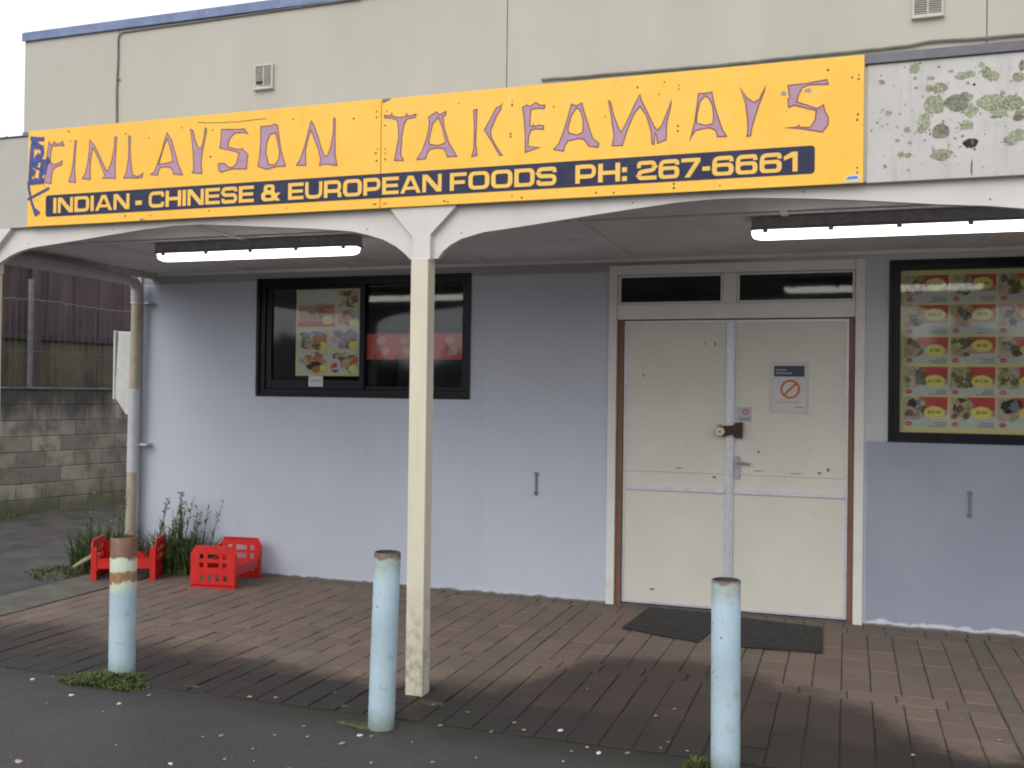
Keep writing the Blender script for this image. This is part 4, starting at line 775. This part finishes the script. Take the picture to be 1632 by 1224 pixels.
mb.box(-.505, -.325, ny-.0012, ny-.0009, 1.571, 1.575, 1); mb.box(-.505, -.345, ny-.0012, ny-.0009, 1.562, 1.565, 1); mb.box(-.365, -.305, ny-.0012, ny-.0009, 1.528, 1.538, 1)
mb.build('small_print', [flat('print_pale', (.4, .42, .45)), flat('print_mid', (.32, .33, .36))], t)
t = thing('door_sticker', 'small faded pink and blue sticker beside the meeting strip of the doors', 'sticker', (-.72, ny, 1.42))
mb = MB((-.72, ny, 1.42)); mb.box(-.78, -.672, ny-.0008, ny, 1.42, 1.53, 0); mb.prism_xz([blob(-.715, 1.495, .028, .024, 16, .05)], ny-.0014, ny-.001, 1); mb.prism_xz([rect(-.757, -.682, 1.432, 1.450)], ny-.0014, ny-.001, 2)
mb.prism_xz([rect(-.722, -.708, 1.488, 1.502)], ny-.002, ny-.0016, 0); mb.build('sticker_face', [flat('sticker_pale', (.48, .47, .47)), flat('sticker_pink', (.5, .2, .28)), flat('sticker_blue', (.24, .30, .42))], t)
# padlock
t = thing('padlock', 'round silver padlock hanging from the brown hasp on the doors', 'padlock', (-.895, DY-.06, 1.335))
o = (-.895, DY-.06, 1.335)
mb = MB(o); mb.tube([(-.895, DY-.072, 1.345), (-.895, DY-.048, 1.345)], .036, 24); mb.build('lock_body', brass, t, smooth=True, bevel=.004)
mb = MB(o); mb.tube([(-.895+.02*math.cos(R(a)), DY-.060, 1.378+.022*math.sin(R(a))) for a in range(0, 181, 20)], .005, 8); mb.build('shackle', steel, t, smooth=True)
mb = MB(o); mb.tube([(-.895, DY-.0735, 1.345), (-.895, DY-.0722, 1.345)], .007, 10); mb.build('keyhole', rustbrown, t)

# ------------------------------------------------------------ downpipe and meter box
dp = thing('downpipe', 'patchy cream and white downpipe at the left corner of the shop', 'downpipe', (-6.11, 7.33, 0))
def D_(): return MB((-6.11, 7.33, 0))
tanp = M('tan_pvc', (.46, .40, .31), .5, var=.15, vs=10, dirt=(.25, .22, .15), da=.4, ds=15, bump=.05); whp = M('white_pvc', (.55, .56, .60), .45, var=.1, vs=8, dirt=(.3, .3, .3), da=.3, ds=14, bump=.05)
px = lambda z: -6.128+.014*z
for (a, b, m_, r_) in ((0, .87, tanp, .045), (.85, 1.6, whp, .048), (1.58, 2.47, tanp, .045)):
    mb = D_(); mb.tube([(px(a), 7.33, a), (px((a+b)/2), 7.33, (a+b)/2), (px(b), 7.33, b)], r_, 20); mb.build('pipe_section', m_, dp, smooth=True)
mb = D_(); el = [(px(2.4), 7.33, 2.40), (px(2.45), 7.33, 2.47)]+[(px(2.47)+.0*a, 7.33-.10+.10*math.cos(R(a)), 2.48+.10*math.sin(R(a))) for a in range(0, 91, 15)]+[(-6.05, 7.1, 2.575), (-5.93, 6.5, 2.565), (-5.87, 5.8, 2.555), (-5.84, 4.95, 2.55)]
mb.tube(el, .052, 20); mb.build('pipe_elbow', M('grey_white_pvc', (.50, .48, .47), .55, var=.15, vs=5, dirt=(.2, .19, .16), da=.5, ds=9, bump=.05), dp, smooth=True)
for z in (2.38, 1.1):
    mb = D_(); mb.tube([(px(z), 7.33, z-.012), (px(z), 7.33, z+.012)], .053, 20); mb.box(-6.09, -5.98, 7.345, WY-.0005, z-.01, z+.01); mb.build('pipe_bracket', whp, dp, smooth=True)
o = (-6.3, 7.7, 1.36); t = thing('meter_box', 'pale grey electricity meter box on the side wall behind the downpipe', 'meter box', o)
mb = MB(o); mb.add([(x, y, z) for y in (7.50, 7.86) for x, z in ((-6.157, 2.13), (-6.44, 2.13), (-6.47, 1.52), (-6.34, 1.36), (-6.157, 1.36))], [(0, 1, 2, 3, 4), (9, 8, 7, 6, 5), (0, 5, 6, 1), (1, 6, 7, 2), (2, 7, 8, 3), (3, 8, 9, 4), (4, 9, 5, 0)]); mb.build('box_body', white_plastic, t, bevel=.008)
mb = MB(o); mb.box(-6.485, -6.462, 7.49, 7.87, 1.5, 2.14); mb.build('box_lid', white_plastic, t, bevel=.006)
mb = MB(o); mb.tube([(-6.20, 7.6, 1.36), (-6.20, 7.6, 0)], .02, 10); mb.box(-6.30, -6.17, 7.50, 7.58, 1.27, 1.355); mb.build('conduit', white_plastic, t)

# ------------------------------------------------------------ bollards
def mk_boll(kind):
    k = NM('bollard_paint_'+kind); co = k.pos(True); x, y, z = k.sep(co)
    c = k.mix(k.ramp(k.noise(co, 5, 4), .3, .7), (.42, .55, .62), (.355, .475, .54))
    st = k.noise(k.pos(True, (12, 12, 1.2)), 2, 5, .6); c = k.mix(k.math('MULTIPLY', k.ramp(st, .52, .75), .35), c, (.5, .56, .55))
    sp = k.noise(co, 16, 5, .6); c = k.mix(k.math('MULTIPLY', k.ramp(sp, .58, .70), .55), c, (.26, .30, .22))
    ch = k.noise(co, 30, 3, .55); c = k.mix(k.ramp(ch, .71, .725), c, (.17, .10, .06))
    n = k.math('MULTIPLY', k.math('SUBTRACT', k.noise(co, 13, 5, .65), .5), .12)
    zz = k.math('ADD', z, n)
    lo = k.ramp(zz, .12, .0); c = k.mix(k.math('MULTIPLY', lo, .8), c, (.16, .19, .13))
    if kind == 'rusty':
        pale = k.ramp(zz, .46, .51); c = k.mix(pale, c, (.50, .56, .44))
        rust = k.mix(k.ramp(k.noise(co, 24, 6, .7), .35, .65), (.21, .10, .055), (.34, .19, .08)); rd = k.mix(k.ramp(k.noise(co, 20, 6, .7), .35, .65), (.13, .065, .05), (.21, .10, .05))
        b1 = k.math('MULTIPLY', k.ramp(zz, .53, .545), k.ramp(zz, .60, .585)); c = k.mix(b1, c, rust)
        c = k.mix(k.ramp(zz, .655, .68), c, rd)
    else:
        top = k.ramp(zz, .70, .80); c = k.mix(k.math('MULTIPLY', top, .75), c, (.24, .27, .22)); c = k.mix(k.ramp(zz, .815, .835), c, (.12, .09, .07))
    k.col(c); k.rough(.5); k.bump(k.noise(co, 40, 5), .25, .004); return k.m
bm = mk_boll('worn'); bmr = mk_boll('rusty'); innerm = M('bollard_inside', (.05, .04, .035), .9)
def bollard(loc, r, h, mat, label, tilt=(0, 0)):
    t = thing('bollard', label, 'bollard', loc, 'pale blue steel bollards along the paving edge'); t.rotation_euler = (tilt[0], tilt[1], 0)
    mb = MB(); n = 32; lv = [(-.05, r), (.3*h, r*1.003), (.6*h, r), (h-.004, r), (h, r-.003), (h, r-.007)]
    for z, rr in lv: mb.v += [(rr*math.cos(2*math.pi*i/n), rr*math.sin(2*math.pi*i/n), z) for i in range(n)]
    for q in range(len(lv)-1):
        for i in range(n): mb.f.append((q*n+i, q*n+(i+1) % n, (q+1)*n+(i+1) % n, (q+1)*n+i)); mb.m.append(0)
    mb.build('tube', mat, t, smooth=True)
    mb = MB()
    for z, rr in ((h-.0005, r-.007), (h-.012, r-.008)): mb.v += [(rr*math.cos(2*math.pi*i/n), rr*math.sin(2*math.pi*i/n), z) for i in range(n)]
    for i in range(n): mb.f.append((n+i, n+(i+1) % n, (i+1) % n, i)); mb.m.append(0)
    mb.f.append(tuple(n+i for i in range(n))); mb.m.append(0); mb.build('filled_top', innerm, t)
bollard((-3.852, 4.56, -.01), .072, .785, bmr, 'leftmost bollard with rusty brown bands round its top and moss at its foot')
bollard((-2.116, 4.315, -.01), .064, .85, bm, 'middle pale blue bollard standing left of the centre veranda post', (0, R(1.5)))
bollard((-.482, 4.315, -.01), .062, .835, bm, 'rightmost pale blue bollard standing in front of the double doors', (0, R(-.4)))

# ------------------------------------------------------------ red crates
def mk_red():
    k = NM('red_crate_plastic'); co = k.pos(True)
    c = k.mix(k.ramp(k.noise(co, 7), .3, .7), (.66, .018, .014), (.56, .016, .013)); c = k.mix(k.math('MULTIPLY', k.ramp(k.noise(co, 20, 6), .58, .75), .4), c, (.35, .10, .08))
    k.col(c); k.rough(.4); return k.m
redm = mk_red()
cr = thing('plastic_crate', 'bright red plastic crate with slotted end panels against the lilac wall', 'crate', (-4.883, 7.026, 0), 'empty red plastic crates by the wall', R(9+90))
def gridpanel(mb, x0, x1, ys, zs, holes):
    for i in range(len(ys)-1):
        for j in range(len(zs)-1):
            if (i, j) in holes: continue
            mb.box(x0, x1, ys[i], ys[i+1], zs[j], zs[j+1])
Lh, Wh, Hh = .26, .185, .335
for s_ in (-1, 1):
    mb = MB(); x0, x1 = (Lh-.008, Lh) if s_ > 0 else (-Lh, -Lh+.008)
    def hole_loops():
        hs = []
        for z0, z1 in ((.235, .275), (.165, .205)): hs += [[(-.12, z0), (-.085, z0), (-.085, z1), (-.12, z1)], [(-.055, z0), (.045, z0), (.045, z1), (-.055, z1)], [(.08, z0), (.115, z0), (.115, z1), (.08, z1)]]
        for a in (-.125, -.06, .005, .07): hs.append([(a, .06), (a+.035, .06), (a+.035, .105), (a, .105)])
        return hs
    outer = [(-Wh, 0), (Wh, 0), (Wh, Hh-.05), (Wh-.03, Hh), (-Wh+.03, Hh), (-Wh, Hh-.05)]
    t_ = MB(); t_.prism_xz([outer]+hole_loops(), 0, .008)
    # turn the x-z polygon so it faces along the crate's length
    for f_, m_ in zip(t_.f, t_.m): mb.f.append(f_); mb.m.append(m_)
    mb.v += [(x0+v[1], v[0], v[2]) for v in t_.v]
    d = -s_
    xa, xb = sorted((x0+(0 if d > 0 else .008), x0+(0 if d > 0 else .008)+d*.045))
    for yy in (-1, 1):
        ya, yb = sorted((yy*Wh, yy*(Wh+.006))); mb.box(xa, xb, ya, yb, 0, Hh-.055)
    xa, xb = sorted((x0+(0 if d > 0 else .008), x0+(0 if d > 0 else .008)+d*.022)); mb.box(xa, xb, -Wh+.031, Wh-.031, Hh, Hh+.006)
    mb.box(xa, xb, -Wh, Wh, .02, .026); mb.box(x0-.004 if s_ < 0 else x0+.0081, x0-.0001 if s_ < 0 else x0+.012, -.13, .13, .125, .14)
    mb.build('end_panel', redm, cr)
for yy in (-1, 1):
    mb = MB(); ya, yb = sorted((yy*(Wh-.001), yy*(Wh-.008)))
    mb.box(-Lh+.0085, Lh-.0085, ya, yb, .10, .175)
    mb.box(-Lh+.0085, Lh-.0085, ya-.006, yb+.006, .1755, .183)
    for s_ in (-1, 1):
        for q in range(5):
            a = Lh-.0085-.0; b_ = .05-.01*q; xa, xb = sorted((s_*a, s_*(a-b_))); mb.box(xa, xb, ya, yb, .1835+q*.02, .2035+q*.02-.0002)
    mb.build('side_rail', redm, cr)
mb = MB()
for i in range(9): mb.box(-Lh+.009, Lh-.009, -.165+i*.0405, -.150+i*.0405, .112, .118)
for i in range(11): x = -.225+i*.045; mb.box(x-.004, x+.004, -.171, .171, .1045, .1115)
mb.build('deck', redm, cr)
cr2 = copy_tree(cr); cr2.location = (-5.794, 6.93, 0); cr2.rotation_euler = (0, 0, R(25)); cr2['label'] = 'bright red plastic crate half hidden behind the rusty bollard'

# ------------------------------------------------------------ door mats
def mat_(pts, label):
    cx = sum(p[0] for p in pts)/4; cy = sum(p[1] for p in pts)/4
    mb = MB((cx, cy, 0)); N = 12; rnd = random.Random(len(label))
    def P(u, v): a, b, c, d = (Vector(p) for p in pts); return (a*(1-u)+b*u)*(1-v)+(d*(1-u)+c*u)*v
    for zt in (1, 0):
        for i in range(N+1):
            for j in range(N+1):
                p = P(i/N, j/N); z = .0035+(.008 if zt else 0)+.003*max(0, mnoise.noise(Vector((p.x*5, p.y*5, 3)))); mb.v.append((p.x, p.y, z))
    n1 = (N+1)**2; g = lambda i, j, b=0: b+i*(N+1)+j
    for i in range(N):
        for j in range(N): mb.f.append((g(i, j), g(i+1, j), g(i+1, j+1), g(i, j+1))); mb.m.append(0)
    for i in range(N):
        for e in ((g(i, 0), g(i+1, 0)), (g(i+1, N), g(i, N)), (g(0, i+1), g(0, i)), (g(N, i), g(N, i+1))): mb.f.append((e[1], e[0], e[0]+n1, e[1]+n1)); mb.m.append(0)
    tag(mb.build('door_mat', rubber), label, 'door mat', 'black rubber mats before the doors')
mat_([(-1.453, 6.67), (-.905, 6.47), (-.80, 7.36), (-1.405, 7.38)], 'black rubber mat lying askew before the left door')
mat_([(-.77, 6.46), (-.135, 6.50), (-.15, 7.21), (-.76, 7.30)], 'black rubber mat lying square before the right door')

# ------------------------------------------------------------ boundary wall and fences on the left
ang = math.atan2(11.16-9.53, -9.52+9.93); bo = (-9.93, 9.53, 0)
bw = thing('block_wall', 'stained grey concrete block retaining wall along the driveway', 'wall', bo, rz=ang)
def mk_block():
    k = NM('stained_block'); co = k.pos(); x, y, z = k.sep(co)
    at = k.n('Attribute'); at.attribute_name = 'tint'
    c = k.mix(k.ramp(at.outputs['Fac'], 0, 1), (.38, .335, .27), (.22, .195, .16))
    c = k.mix(k.ramp(k.noise(co, 5, 7, .65), .42, .7), c, (.15, .145, .11))
    dn = k.math('ADD', z, k.math('MULTIPLY', k.math('SUBTRACT', k.noise(k.pos(scale=(3, 3, .5)), 2, 6), .5), .9)); top = k.ramp(dn, 1.05, 1.5)
    c = k.mix(k.math('MULTIPLY', top, .85), c, (.035, .034, .036))
    low = k.ramp(dn, .35, .0); c = k.mix(k.math('MULTIPLY', low, .6), c, (.07, .085, .03))
    k.col(c); k.rough(.9); k.bump(k.noise(co, 50, 6), .6, .006); return k.m
blk = mk_block()
verts = []; faces = []; tint = []; rnd = random.Random(41)
def abox(x0, x1, y0, y1, z0, z1, t):
    b = len(verts); verts.extend([(x, y, z) for x in (x0, x1) for y in (y0, y1) for z in (z0, z1)])
    for f in [(0, 1, 3, 2), (4, 6, 7, 5), (0, 4, 5, 1), (2, 3, 7, 6), (0, 2, 6, 4), (1, 5, 7, 3)]: faces.append(tuple(b+i for i in f)); tint.append(t)
S0, S1 = -6., 7.
for r_ in range(8):
    z0 = -.03+r_*.2; xx = S0+(.2 if r_ % 2 else 0)
    while xx < S1: abox(xx+.005, xx+.395, rnd.uniform(-.002, .002), .19, z0+.005, z0+.195, rnd.random()); xx += .4
abox(S0, S1+.3, .006, .18, -.03, 1.565, .9)
me = bpy.data.meshes.new('blocks'); me.from_pydata(verts, [], faces); me.materials.append(blk); a_ = me.attributes.new('tint', 'FLOAT', 'FACE'); a_.data.foreach_set('value', tint)
ob = bpy.data.objects.new('blocks', me); sc.collection.objects.link(ob); ob.parent = bw
bv = ob.modifiers.new('bevel', 'BEVEL'); bv.width = .006; bv.segments = 1
mb = MB(); mb.box(S0, S1+.3, -.02, .30, 1.572, 1.60); mb.build('capping', M('wall_capping', (.15, .15, .15), .8, var=.4, vs=6, dirt=(.2, .17, .1), da=.6, ds=6, bump=.4), bw, bevel=.006)
fe = thing('timber_fence', 'tall dark paling fence with mossy lower boards behind the block wall', 'fence', bo, rz=ang)
darkf = M('dark_stained_board', (.085, .055, .058), .75, var=.35, vs=4, bump=.4, bs=30, stretch=(1, 1, .3), dirt=(.08, .065, .06), da=.5, ds=3)
pal_ = M('mossy_paling', (.125, .098, .07), .85, var=.5, vs=5, dirt=(.125, .12, .06), da=.5, ds=4, dlo=.42, dhi=.62, bump=.5, bs=30, stretch=(1, 1, .3))
mb = MB(); xx = S0
while xx < S1: w_ = .145; mb.box(xx+.0006, xx+w_-.0006, .42+rnd.uniform(0, .006), .445, 1.45, 2.28+rnd.uniform(-.01, .01)); xx += w_
mb.build('lower_palings', pal_, fe)
mb = MB(); xx = S0
while xx < S1: w_ = .19; mb.box(xx-.004, xx+w_+.004, .40+(.012 if int(round(xx/.19)) % 2 else 0), .418+(.001 if int(round(xx/.19)) % 2 else 0), 2.26, 3.20); xx += w_
mb.build('upper_boards', darkf, fe)
mb = MB(); mb.box(S0, S1, .37, .398, 2.22, 2.30); mb.box(S0, S1, .36, .43, 3.201, 3.245); mb.build('rail', M('dark_rail', (.05, .043, .045), .8, var=.3, vs=5, dirt=(.14, .13, .11), da=.7, ds=9), fe, bevel=.004)
for xx in (-3.2, -1.3, .62, 2.5, 4.4): mb = MB(); mb.box(xx-.05, xx+.05, .30, .3695, 1.45, 3.25); mb.build('fence_post', darkf, fe, bevel=.004)
wf = thing('wire_fence', 'grey steel post and wire fence standing on the block wall', 'fence', bo, rz=ang)
gpost = M('galv_post', (.17, .17, .18), .5, .4, var=.3, vs=12)
for xx in (-4.4, -2.0, .40, 2.8, 5.2): mb = MB(); mb.tube([(xx, .08, 1.55), (xx, .08, 2.98)], .036, 12); mb.build('fence_post', gpost, wf, smooth=True)
mb = MB(); rnd = random.Random(44); tops = lambda x: 2.72-.05*math.sin((x-.40)/2.4*math.pi)**2+rnd.uniform(-.006, .006)
xx = S0; pts = []
while xx < S1: pts.append((xx, .07, tops(xx))); xx += .08
mb.tube(pts, .006, 5); mb.tube([(p[0], .07, p[2]+(.012 if i % 2 else -.012)) for i, p in enumerate(pts)], .004, 4); mb.tube([(S0, .07, 2.05), (S1, .07, 2.06)], .004, 5)
mb.build('top_wire', M('dull_wire', (.15, .145, .15), .6, .3, var=.2, vs=10), wf)
mb = MB(); xx = S0
while xx < S1: dx = rnd.uniform(-.02, .02); mb.tube([(xx, .07, tops(xx)-.01), (xx+dx*.5, .07, 2.4), (xx+dx, .07, 1.62)], .0032, 4, cap=False); xx += .085
mb.build('mesh_wires', M('dull_wire_mesh', (.13, .125, .13), .6, .3, var=.2, vs=10), wf)

# ------------------------------------------------------------ plants
def leafm(n, a, b): return M(n, a, .6, var=.4, vs=12, dirt=b, da=.7, ds=20, dlo=.45, dhi=.6, bump=0, obj=True)
weedm = leafm('weed_green', (.07, .12, .035), (.13, .16, .06)); seedm = leafm('dry_seed', (.22, .20, .13), (.16, .16, .09)); mossm = leafm('moss_green', (.07, .115, .018), (.12, .15, .02)); mossd = leafm('moss_dark', (.045, .06, .02), (.08, .09, .03))
def blade(mb, p, h, lean, az, wd, m=0, seg=6, droop=1.0):
    d = Vector((math.cos(az), math.sin(az), 0)); s_ = Vector((-math.sin(az), math.cos(az), 0)); b = len(mb.v)
    for i in range(seg+1):
        t = i/seg; q = Vector(p)+Vector((0, 0, h*(t-.25*droop*t**3)))+d*(lean*t**1.8); ww = wd*(1-t**1.5)*.5+.0006
        mb.v.append(tuple(q-s_*ww)); mb.v.append(tuple(q+d*ww*.35)); mb.v.append(tuple(q+s_*ww))
    for i in range(seg):
        k = b+i*3
        mb.f += [(k, k+1, k+4, k+3), (k+1, k+2, k+5, k+4)]; mb.m += [m, m]
def weed(name, loc, label, n, h, spread, seed, nst=0):
    t = thing(name, label, 'weeds', loc, 'weeds at the shop corner'); rnd = random.Random(seed)
    mb = MB()
    for i in range(n):
        a = rnd.random()*6.28; r_ = spread*rnd.random()**.7; p = (r_*math.cos(a), r_*math.sin(a)*.6, -.01)
        blade(mb, p, h*rnd.uniform(.3, .9), rnd.uniform(.05, .42)*h, a+rnd.uniform(-.9, .9), rnd.uniform(.010, .026))
    # broad low leaves
    for i in range(n//3):
        a = rnd.random()*6.28; blade(mb, (spread*.5*math.cos(a), spread*.4*math.sin(a), 0), h*rnd.uniform(.15, .4), h*rnd.uniform(.15, .35), a, rnd.uniform(.02, .035), 0)
    mb.build('leaves', weedm, t)
    if nst:
        mb = MB()
        for i in range(nst):
            a = rnd.random()*6.28; r_ = spread*rnd.random(); p = Vector((r_*math.cos(a), r_*math.sin(a)*.5, 0)); hh = h*rnd.uniform(.8, 1.25); dx = rnd.uniform(-.15, .35)*h; dy = -rnd.random()*.08
            pts = [p+Vector((dx*t_**1.6, dy*t_, hh*t_)) for t_ in (0, .25, .5, .75, 1)]; mb.tube(pts, .003, 5, 0, rs=[.0045, .004, .0033, .0025, .0015])
            for q in range(14):
                t_ = rnd.uniform(.35, 1); c_ = p+Vector((dx*t_**1.6, dy*t_, hh*t_)); az = rnd.random()*6.28
                if t_ > .75 or rnd.random() < .35:
                    e = rnd.uniform(.015, .04); v = Vector((math.cos(az)*e, math.sin(az)*e, e*rnd.uniform(.3, 1.2))); mb.tube([c_, c_+v*.5, c_+v], .003, 5, 1, rs=[.001, rnd.uniform(.004, .008), .001])
                else: blade(mb, c_, rnd.uniform(.05, .11), rnd.uniform(.04, .09), az, .012, 0, 4)
        mb.build('stems', [weedm, seedm], t)
weed('weed_clump', (-5.55, 7.28, 0), 'tall green weed clump with seeding stems beside the lilac wall', 520, .58, .30, 51, 26)
weed('weed_clump', (-6.33, 7.25, 0), 'leafy green weeds growing behind the downpipe at the driveway edge', 380, .60, .34, 52, 6)
weed('weed_clump', (-5.22, 7.39, 0), 'thin single weed sprig leaning behind the right crate', 4, .2, .04, 55, 2)
def moss(name, loc, rx, ry, n, label, seed, h=.05, mats=None, cat='moss'):
    rnd = random.Random(seed); mb = MB(loc)
    for i in range(n):
        a = rnd.random()*6.28; r_ = rnd.random()**.6*(1+.25*math.sin(3*a+seed)); x = loc[0]+rx*r_*math.cos(a); y = loc[1]+ry*r_*math.sin(a)
        k = (1-.6*r_)*h; blade(mb, (x, y, -.01), k*rnd.uniform(.5, 1.3), k*rnd.uniform(.3, 1.), rnd.random()*6.28, rnd.uniform(.006, .014), 0 if rnd.random() < .6 else 1, 3)
    # low cushion under the blades
    N = 20; c = len(mb.v); mb.v.append((loc[0], loc[1], h*.28))
    for k in (.35, .7, 1):
        for i in range(N):
            a = 6.2832*i/N; q = k*(1+.18*math.sin(3*a+seed)+.1*math.sin(7*a)); mb.v.append((loc[0]+rx*.9*q*math.cos(a), loc[1]+ry*.9*q*math.sin(a), h*.28*(1-k*k)-(.012 if k == 1 else 0)))
    for i in range(N): mb.f.append((c, c+1+i, c+1+(i+1) % N)); mb.m.append(1)
    for q in range(2):
        for i in range(N): mb.f.append((c+1+q*N+i, c+1+(q+1)*N+i, c+1+(q+1)*N+(i+1) % N, c+1+q*N+(i+1) % N)); mb.m.append(1)
    return tag(mb.build(name, [mossm, mossd]), label, cat, None)
moss('moss_clump', (-3.84, 4.46, 0), .25, .16, 2600, 'bright green moss and grass clump round the foot of the rusty bollard', 3, .06)
moss('grass_tuft', (-.60, 4.30, 0), .055, .06, 220, 'small dark green tuft of grass left of the rightmost bollard', 4, .085)
moss('moss_patch', (-2.20, 4.30, 0), .16, .05, 320, 'thin mossy patch round the foot of the middle bollard', 5, .018)
moss('moss_patch', (-2.02, 4.72, 0), .10, .05, 160, 'small moss patch on the wet paving beside the centre post', 6, .016)
moss('moss_patch', (-2.42, 4.52, 0), .035, .02, 80, 'tiny green moss spot left of the middle bollard', 8, .02)
moss('moss_patch', (-3.35, 4.52, 0), .08, .02, 120, 'narrow green moss streak right of the rusty bollard', 9, .016)
g = moss('verge_grass', (-9.9, 8.9, 0), .35, .9, 900, 'strip of green grass along the foot of the block wall', 10, .13, cat='grass')
g2 = moss('driveway_grass', (-6.45, 6.85, 0), .28, .3, 500, 'low green ground weeds at the driveway edge left of the crates', 11, .10, cat='weeds')
# weeds on the veranda roof edge
mb = MB((-5.05, 4.9, 3.17)); rnd = random.Random(61)
for i in range(70): blade(mb, (rnd.uniform(-5.35, -4.93)+rnd.uniform(-.03, .03), rnd.uniform(4.81, 4.87), 3.165), rnd.uniform(.006, .03), rnd.uniform(.004, .02), rnd.random()*6.28, .006, 0, 3)
for (x, h) in ((-5.045, .055), (-5.055, .03), (-4.925, .035), (-5.03, .02)): 
    for q in range(5): blade(mb, (x+rnd.uniform(-.006, .006), 4.84, 3.165), h*rnd.uniform(.6, 1), .01, rnd.random()*6.28, .005, 0, 4)
tag(mb.build('roof_weeds', [leafm('roof_moss', (.13, .14, .06), (.2, .19, .11))]), 'sparse weeds growing on the left edge of the veranda roof', 'weeds')

# ------------------------------------------------------------ litter
stone = [M('pale_stone', (.26, .25, .23), .7, var=.3, vs=60), M('buff_litter', (.62, .47, .24), .6, var=.2, vs=60), M('white_litter', (.66, .65, .63), .5, var=.1, vs=60), M('bluish_litter', (.6, .58, .72), .5, var=.1, vs=60), M('tan_litter', (.42, .36, .29), .7, var=.2, vs=60), M('leaf_litter', (.12, .17, .04), .6, var=.3, vs=60)]
def pebble(x, y, r, k, seed):
    rnd = random.Random(seed); mb = MB((x, y, 0)); n = 10; sx = rnd.uniform(.8, 1.5); a0 = rnd.random()*3.14; hh = r*(.22 if k in (4, 5) else .55)
    base = [1+rnd.uniform(-.22, .22) for _ in range(n)]
    zb = -.006
    for zz, s_ in ((zb, .85), (zb+hh*.5, 1), (zb+hh*.95, .6)):
        for i in range(n):
            a = 6.2832*i/n; q = r*s_*base[i]; u = q*sx*math.cos(a); v = q*.8*math.sin(a); mb.v.append((x+u*math.cos(a0)-v*math.sin(a0), y+u*math.sin(a0)+v*math.cos(a0), max(zz, -.012)+(.008 if y > 4.44 else 0)+.001))
    for q in range(2):
        for i in range(n): mb.f.append((q*n+i, q*n+(i+1) % n, (q+1)*n+(i+1) % n, (q+1)*n+i)); mb.m.append(0)
    mb.f.append(tuple(2*n+i for i in range(n))); mb.m.append(0)
    return mb.build('pebble', stone[k], smooth='all')
SPEC = {0: ('litter_scrap', 'crumpled bluish white scrap at the left of the asphalt', 'litter'), 1: ('litter_scrap', 'small white scrap left of the mossy bollard foot', 'litter'), 2: ('litter_scrap', 'buff yellow scrap just in front of the moss clump', 'litter'), 4: ('litter_stick', 'pale broken stick at the lower left corner of the asphalt', 'stick')}
for i, (x, y, r, k) in enumerate(LITTER):
    ob = pebble(x, y, r*.62, k, 100+i)
    if i in SPEC: ob.name = SPEC[i][0]; tag(ob, SPEC[i][1], SPEC[i][2])
    else: tag(ob, 'tiny pale stone scattered on the wet ground before the shop', 'stone', 'tiny pale stones on the wet ground')
# dry stick leaning out of the weeds beside the left crate
mb = MB((-6.2, 6.98, 0)); mb.tube([(-6.40, 6.95, .035), (-6.30, 6.97, .10), (-6.20, 6.99, .155), (-6.10, 7.0, .21)], .02, 8, rs=[.016, .021, .021, .017])
tag(mb.build('dry_stick', M('dry_cane', (.42, .34, .22), .8, var=.3, vs=20), smooth=True), 'short dry tan stick propped left of the half hidden crate', 'stick')

# ------------------------------------------------------------ trees across the car park, seen only as a reflection in the glass
mb = MB(); rnd = random.Random(71)
for i in range(2600):
    x = rnd.uniform(-38, 38); top = 3.2+1.6*mnoise.noise(Vector((x*.15, 0, 0)))+.8*mnoise.noise(Vector((x*.6, 3, 0))); z = rnd.uniform(0, top); y = -24+rnd.uniform(-1.2, 1.2); s_ = rnd.uniform(.3, .7); a = rnd.random()*6.28; t_ = rnd.uniform(-.7, .7)
    u = Vector((math.cos(a), math.sin(a), t_))*s_; v = Vector((-math.sin(a)*t_, math.cos(a)*t_, 1))*s_*.6; c_ = Vector((x, y, z))
    mb.add([c_-u-v, c_+u-v*.6, c_+u*.8+v, c_-u*.7+v], [(0, 1, 2, 3)])
ob = mb.build('hedge', leafm('hedge_leaf', (.05, .07, .03), (.08, .1, .05)), kind='stuff'); ob['label'] = 'far hedge across the car park facing the shop'; ob['category'] = 'hedge'
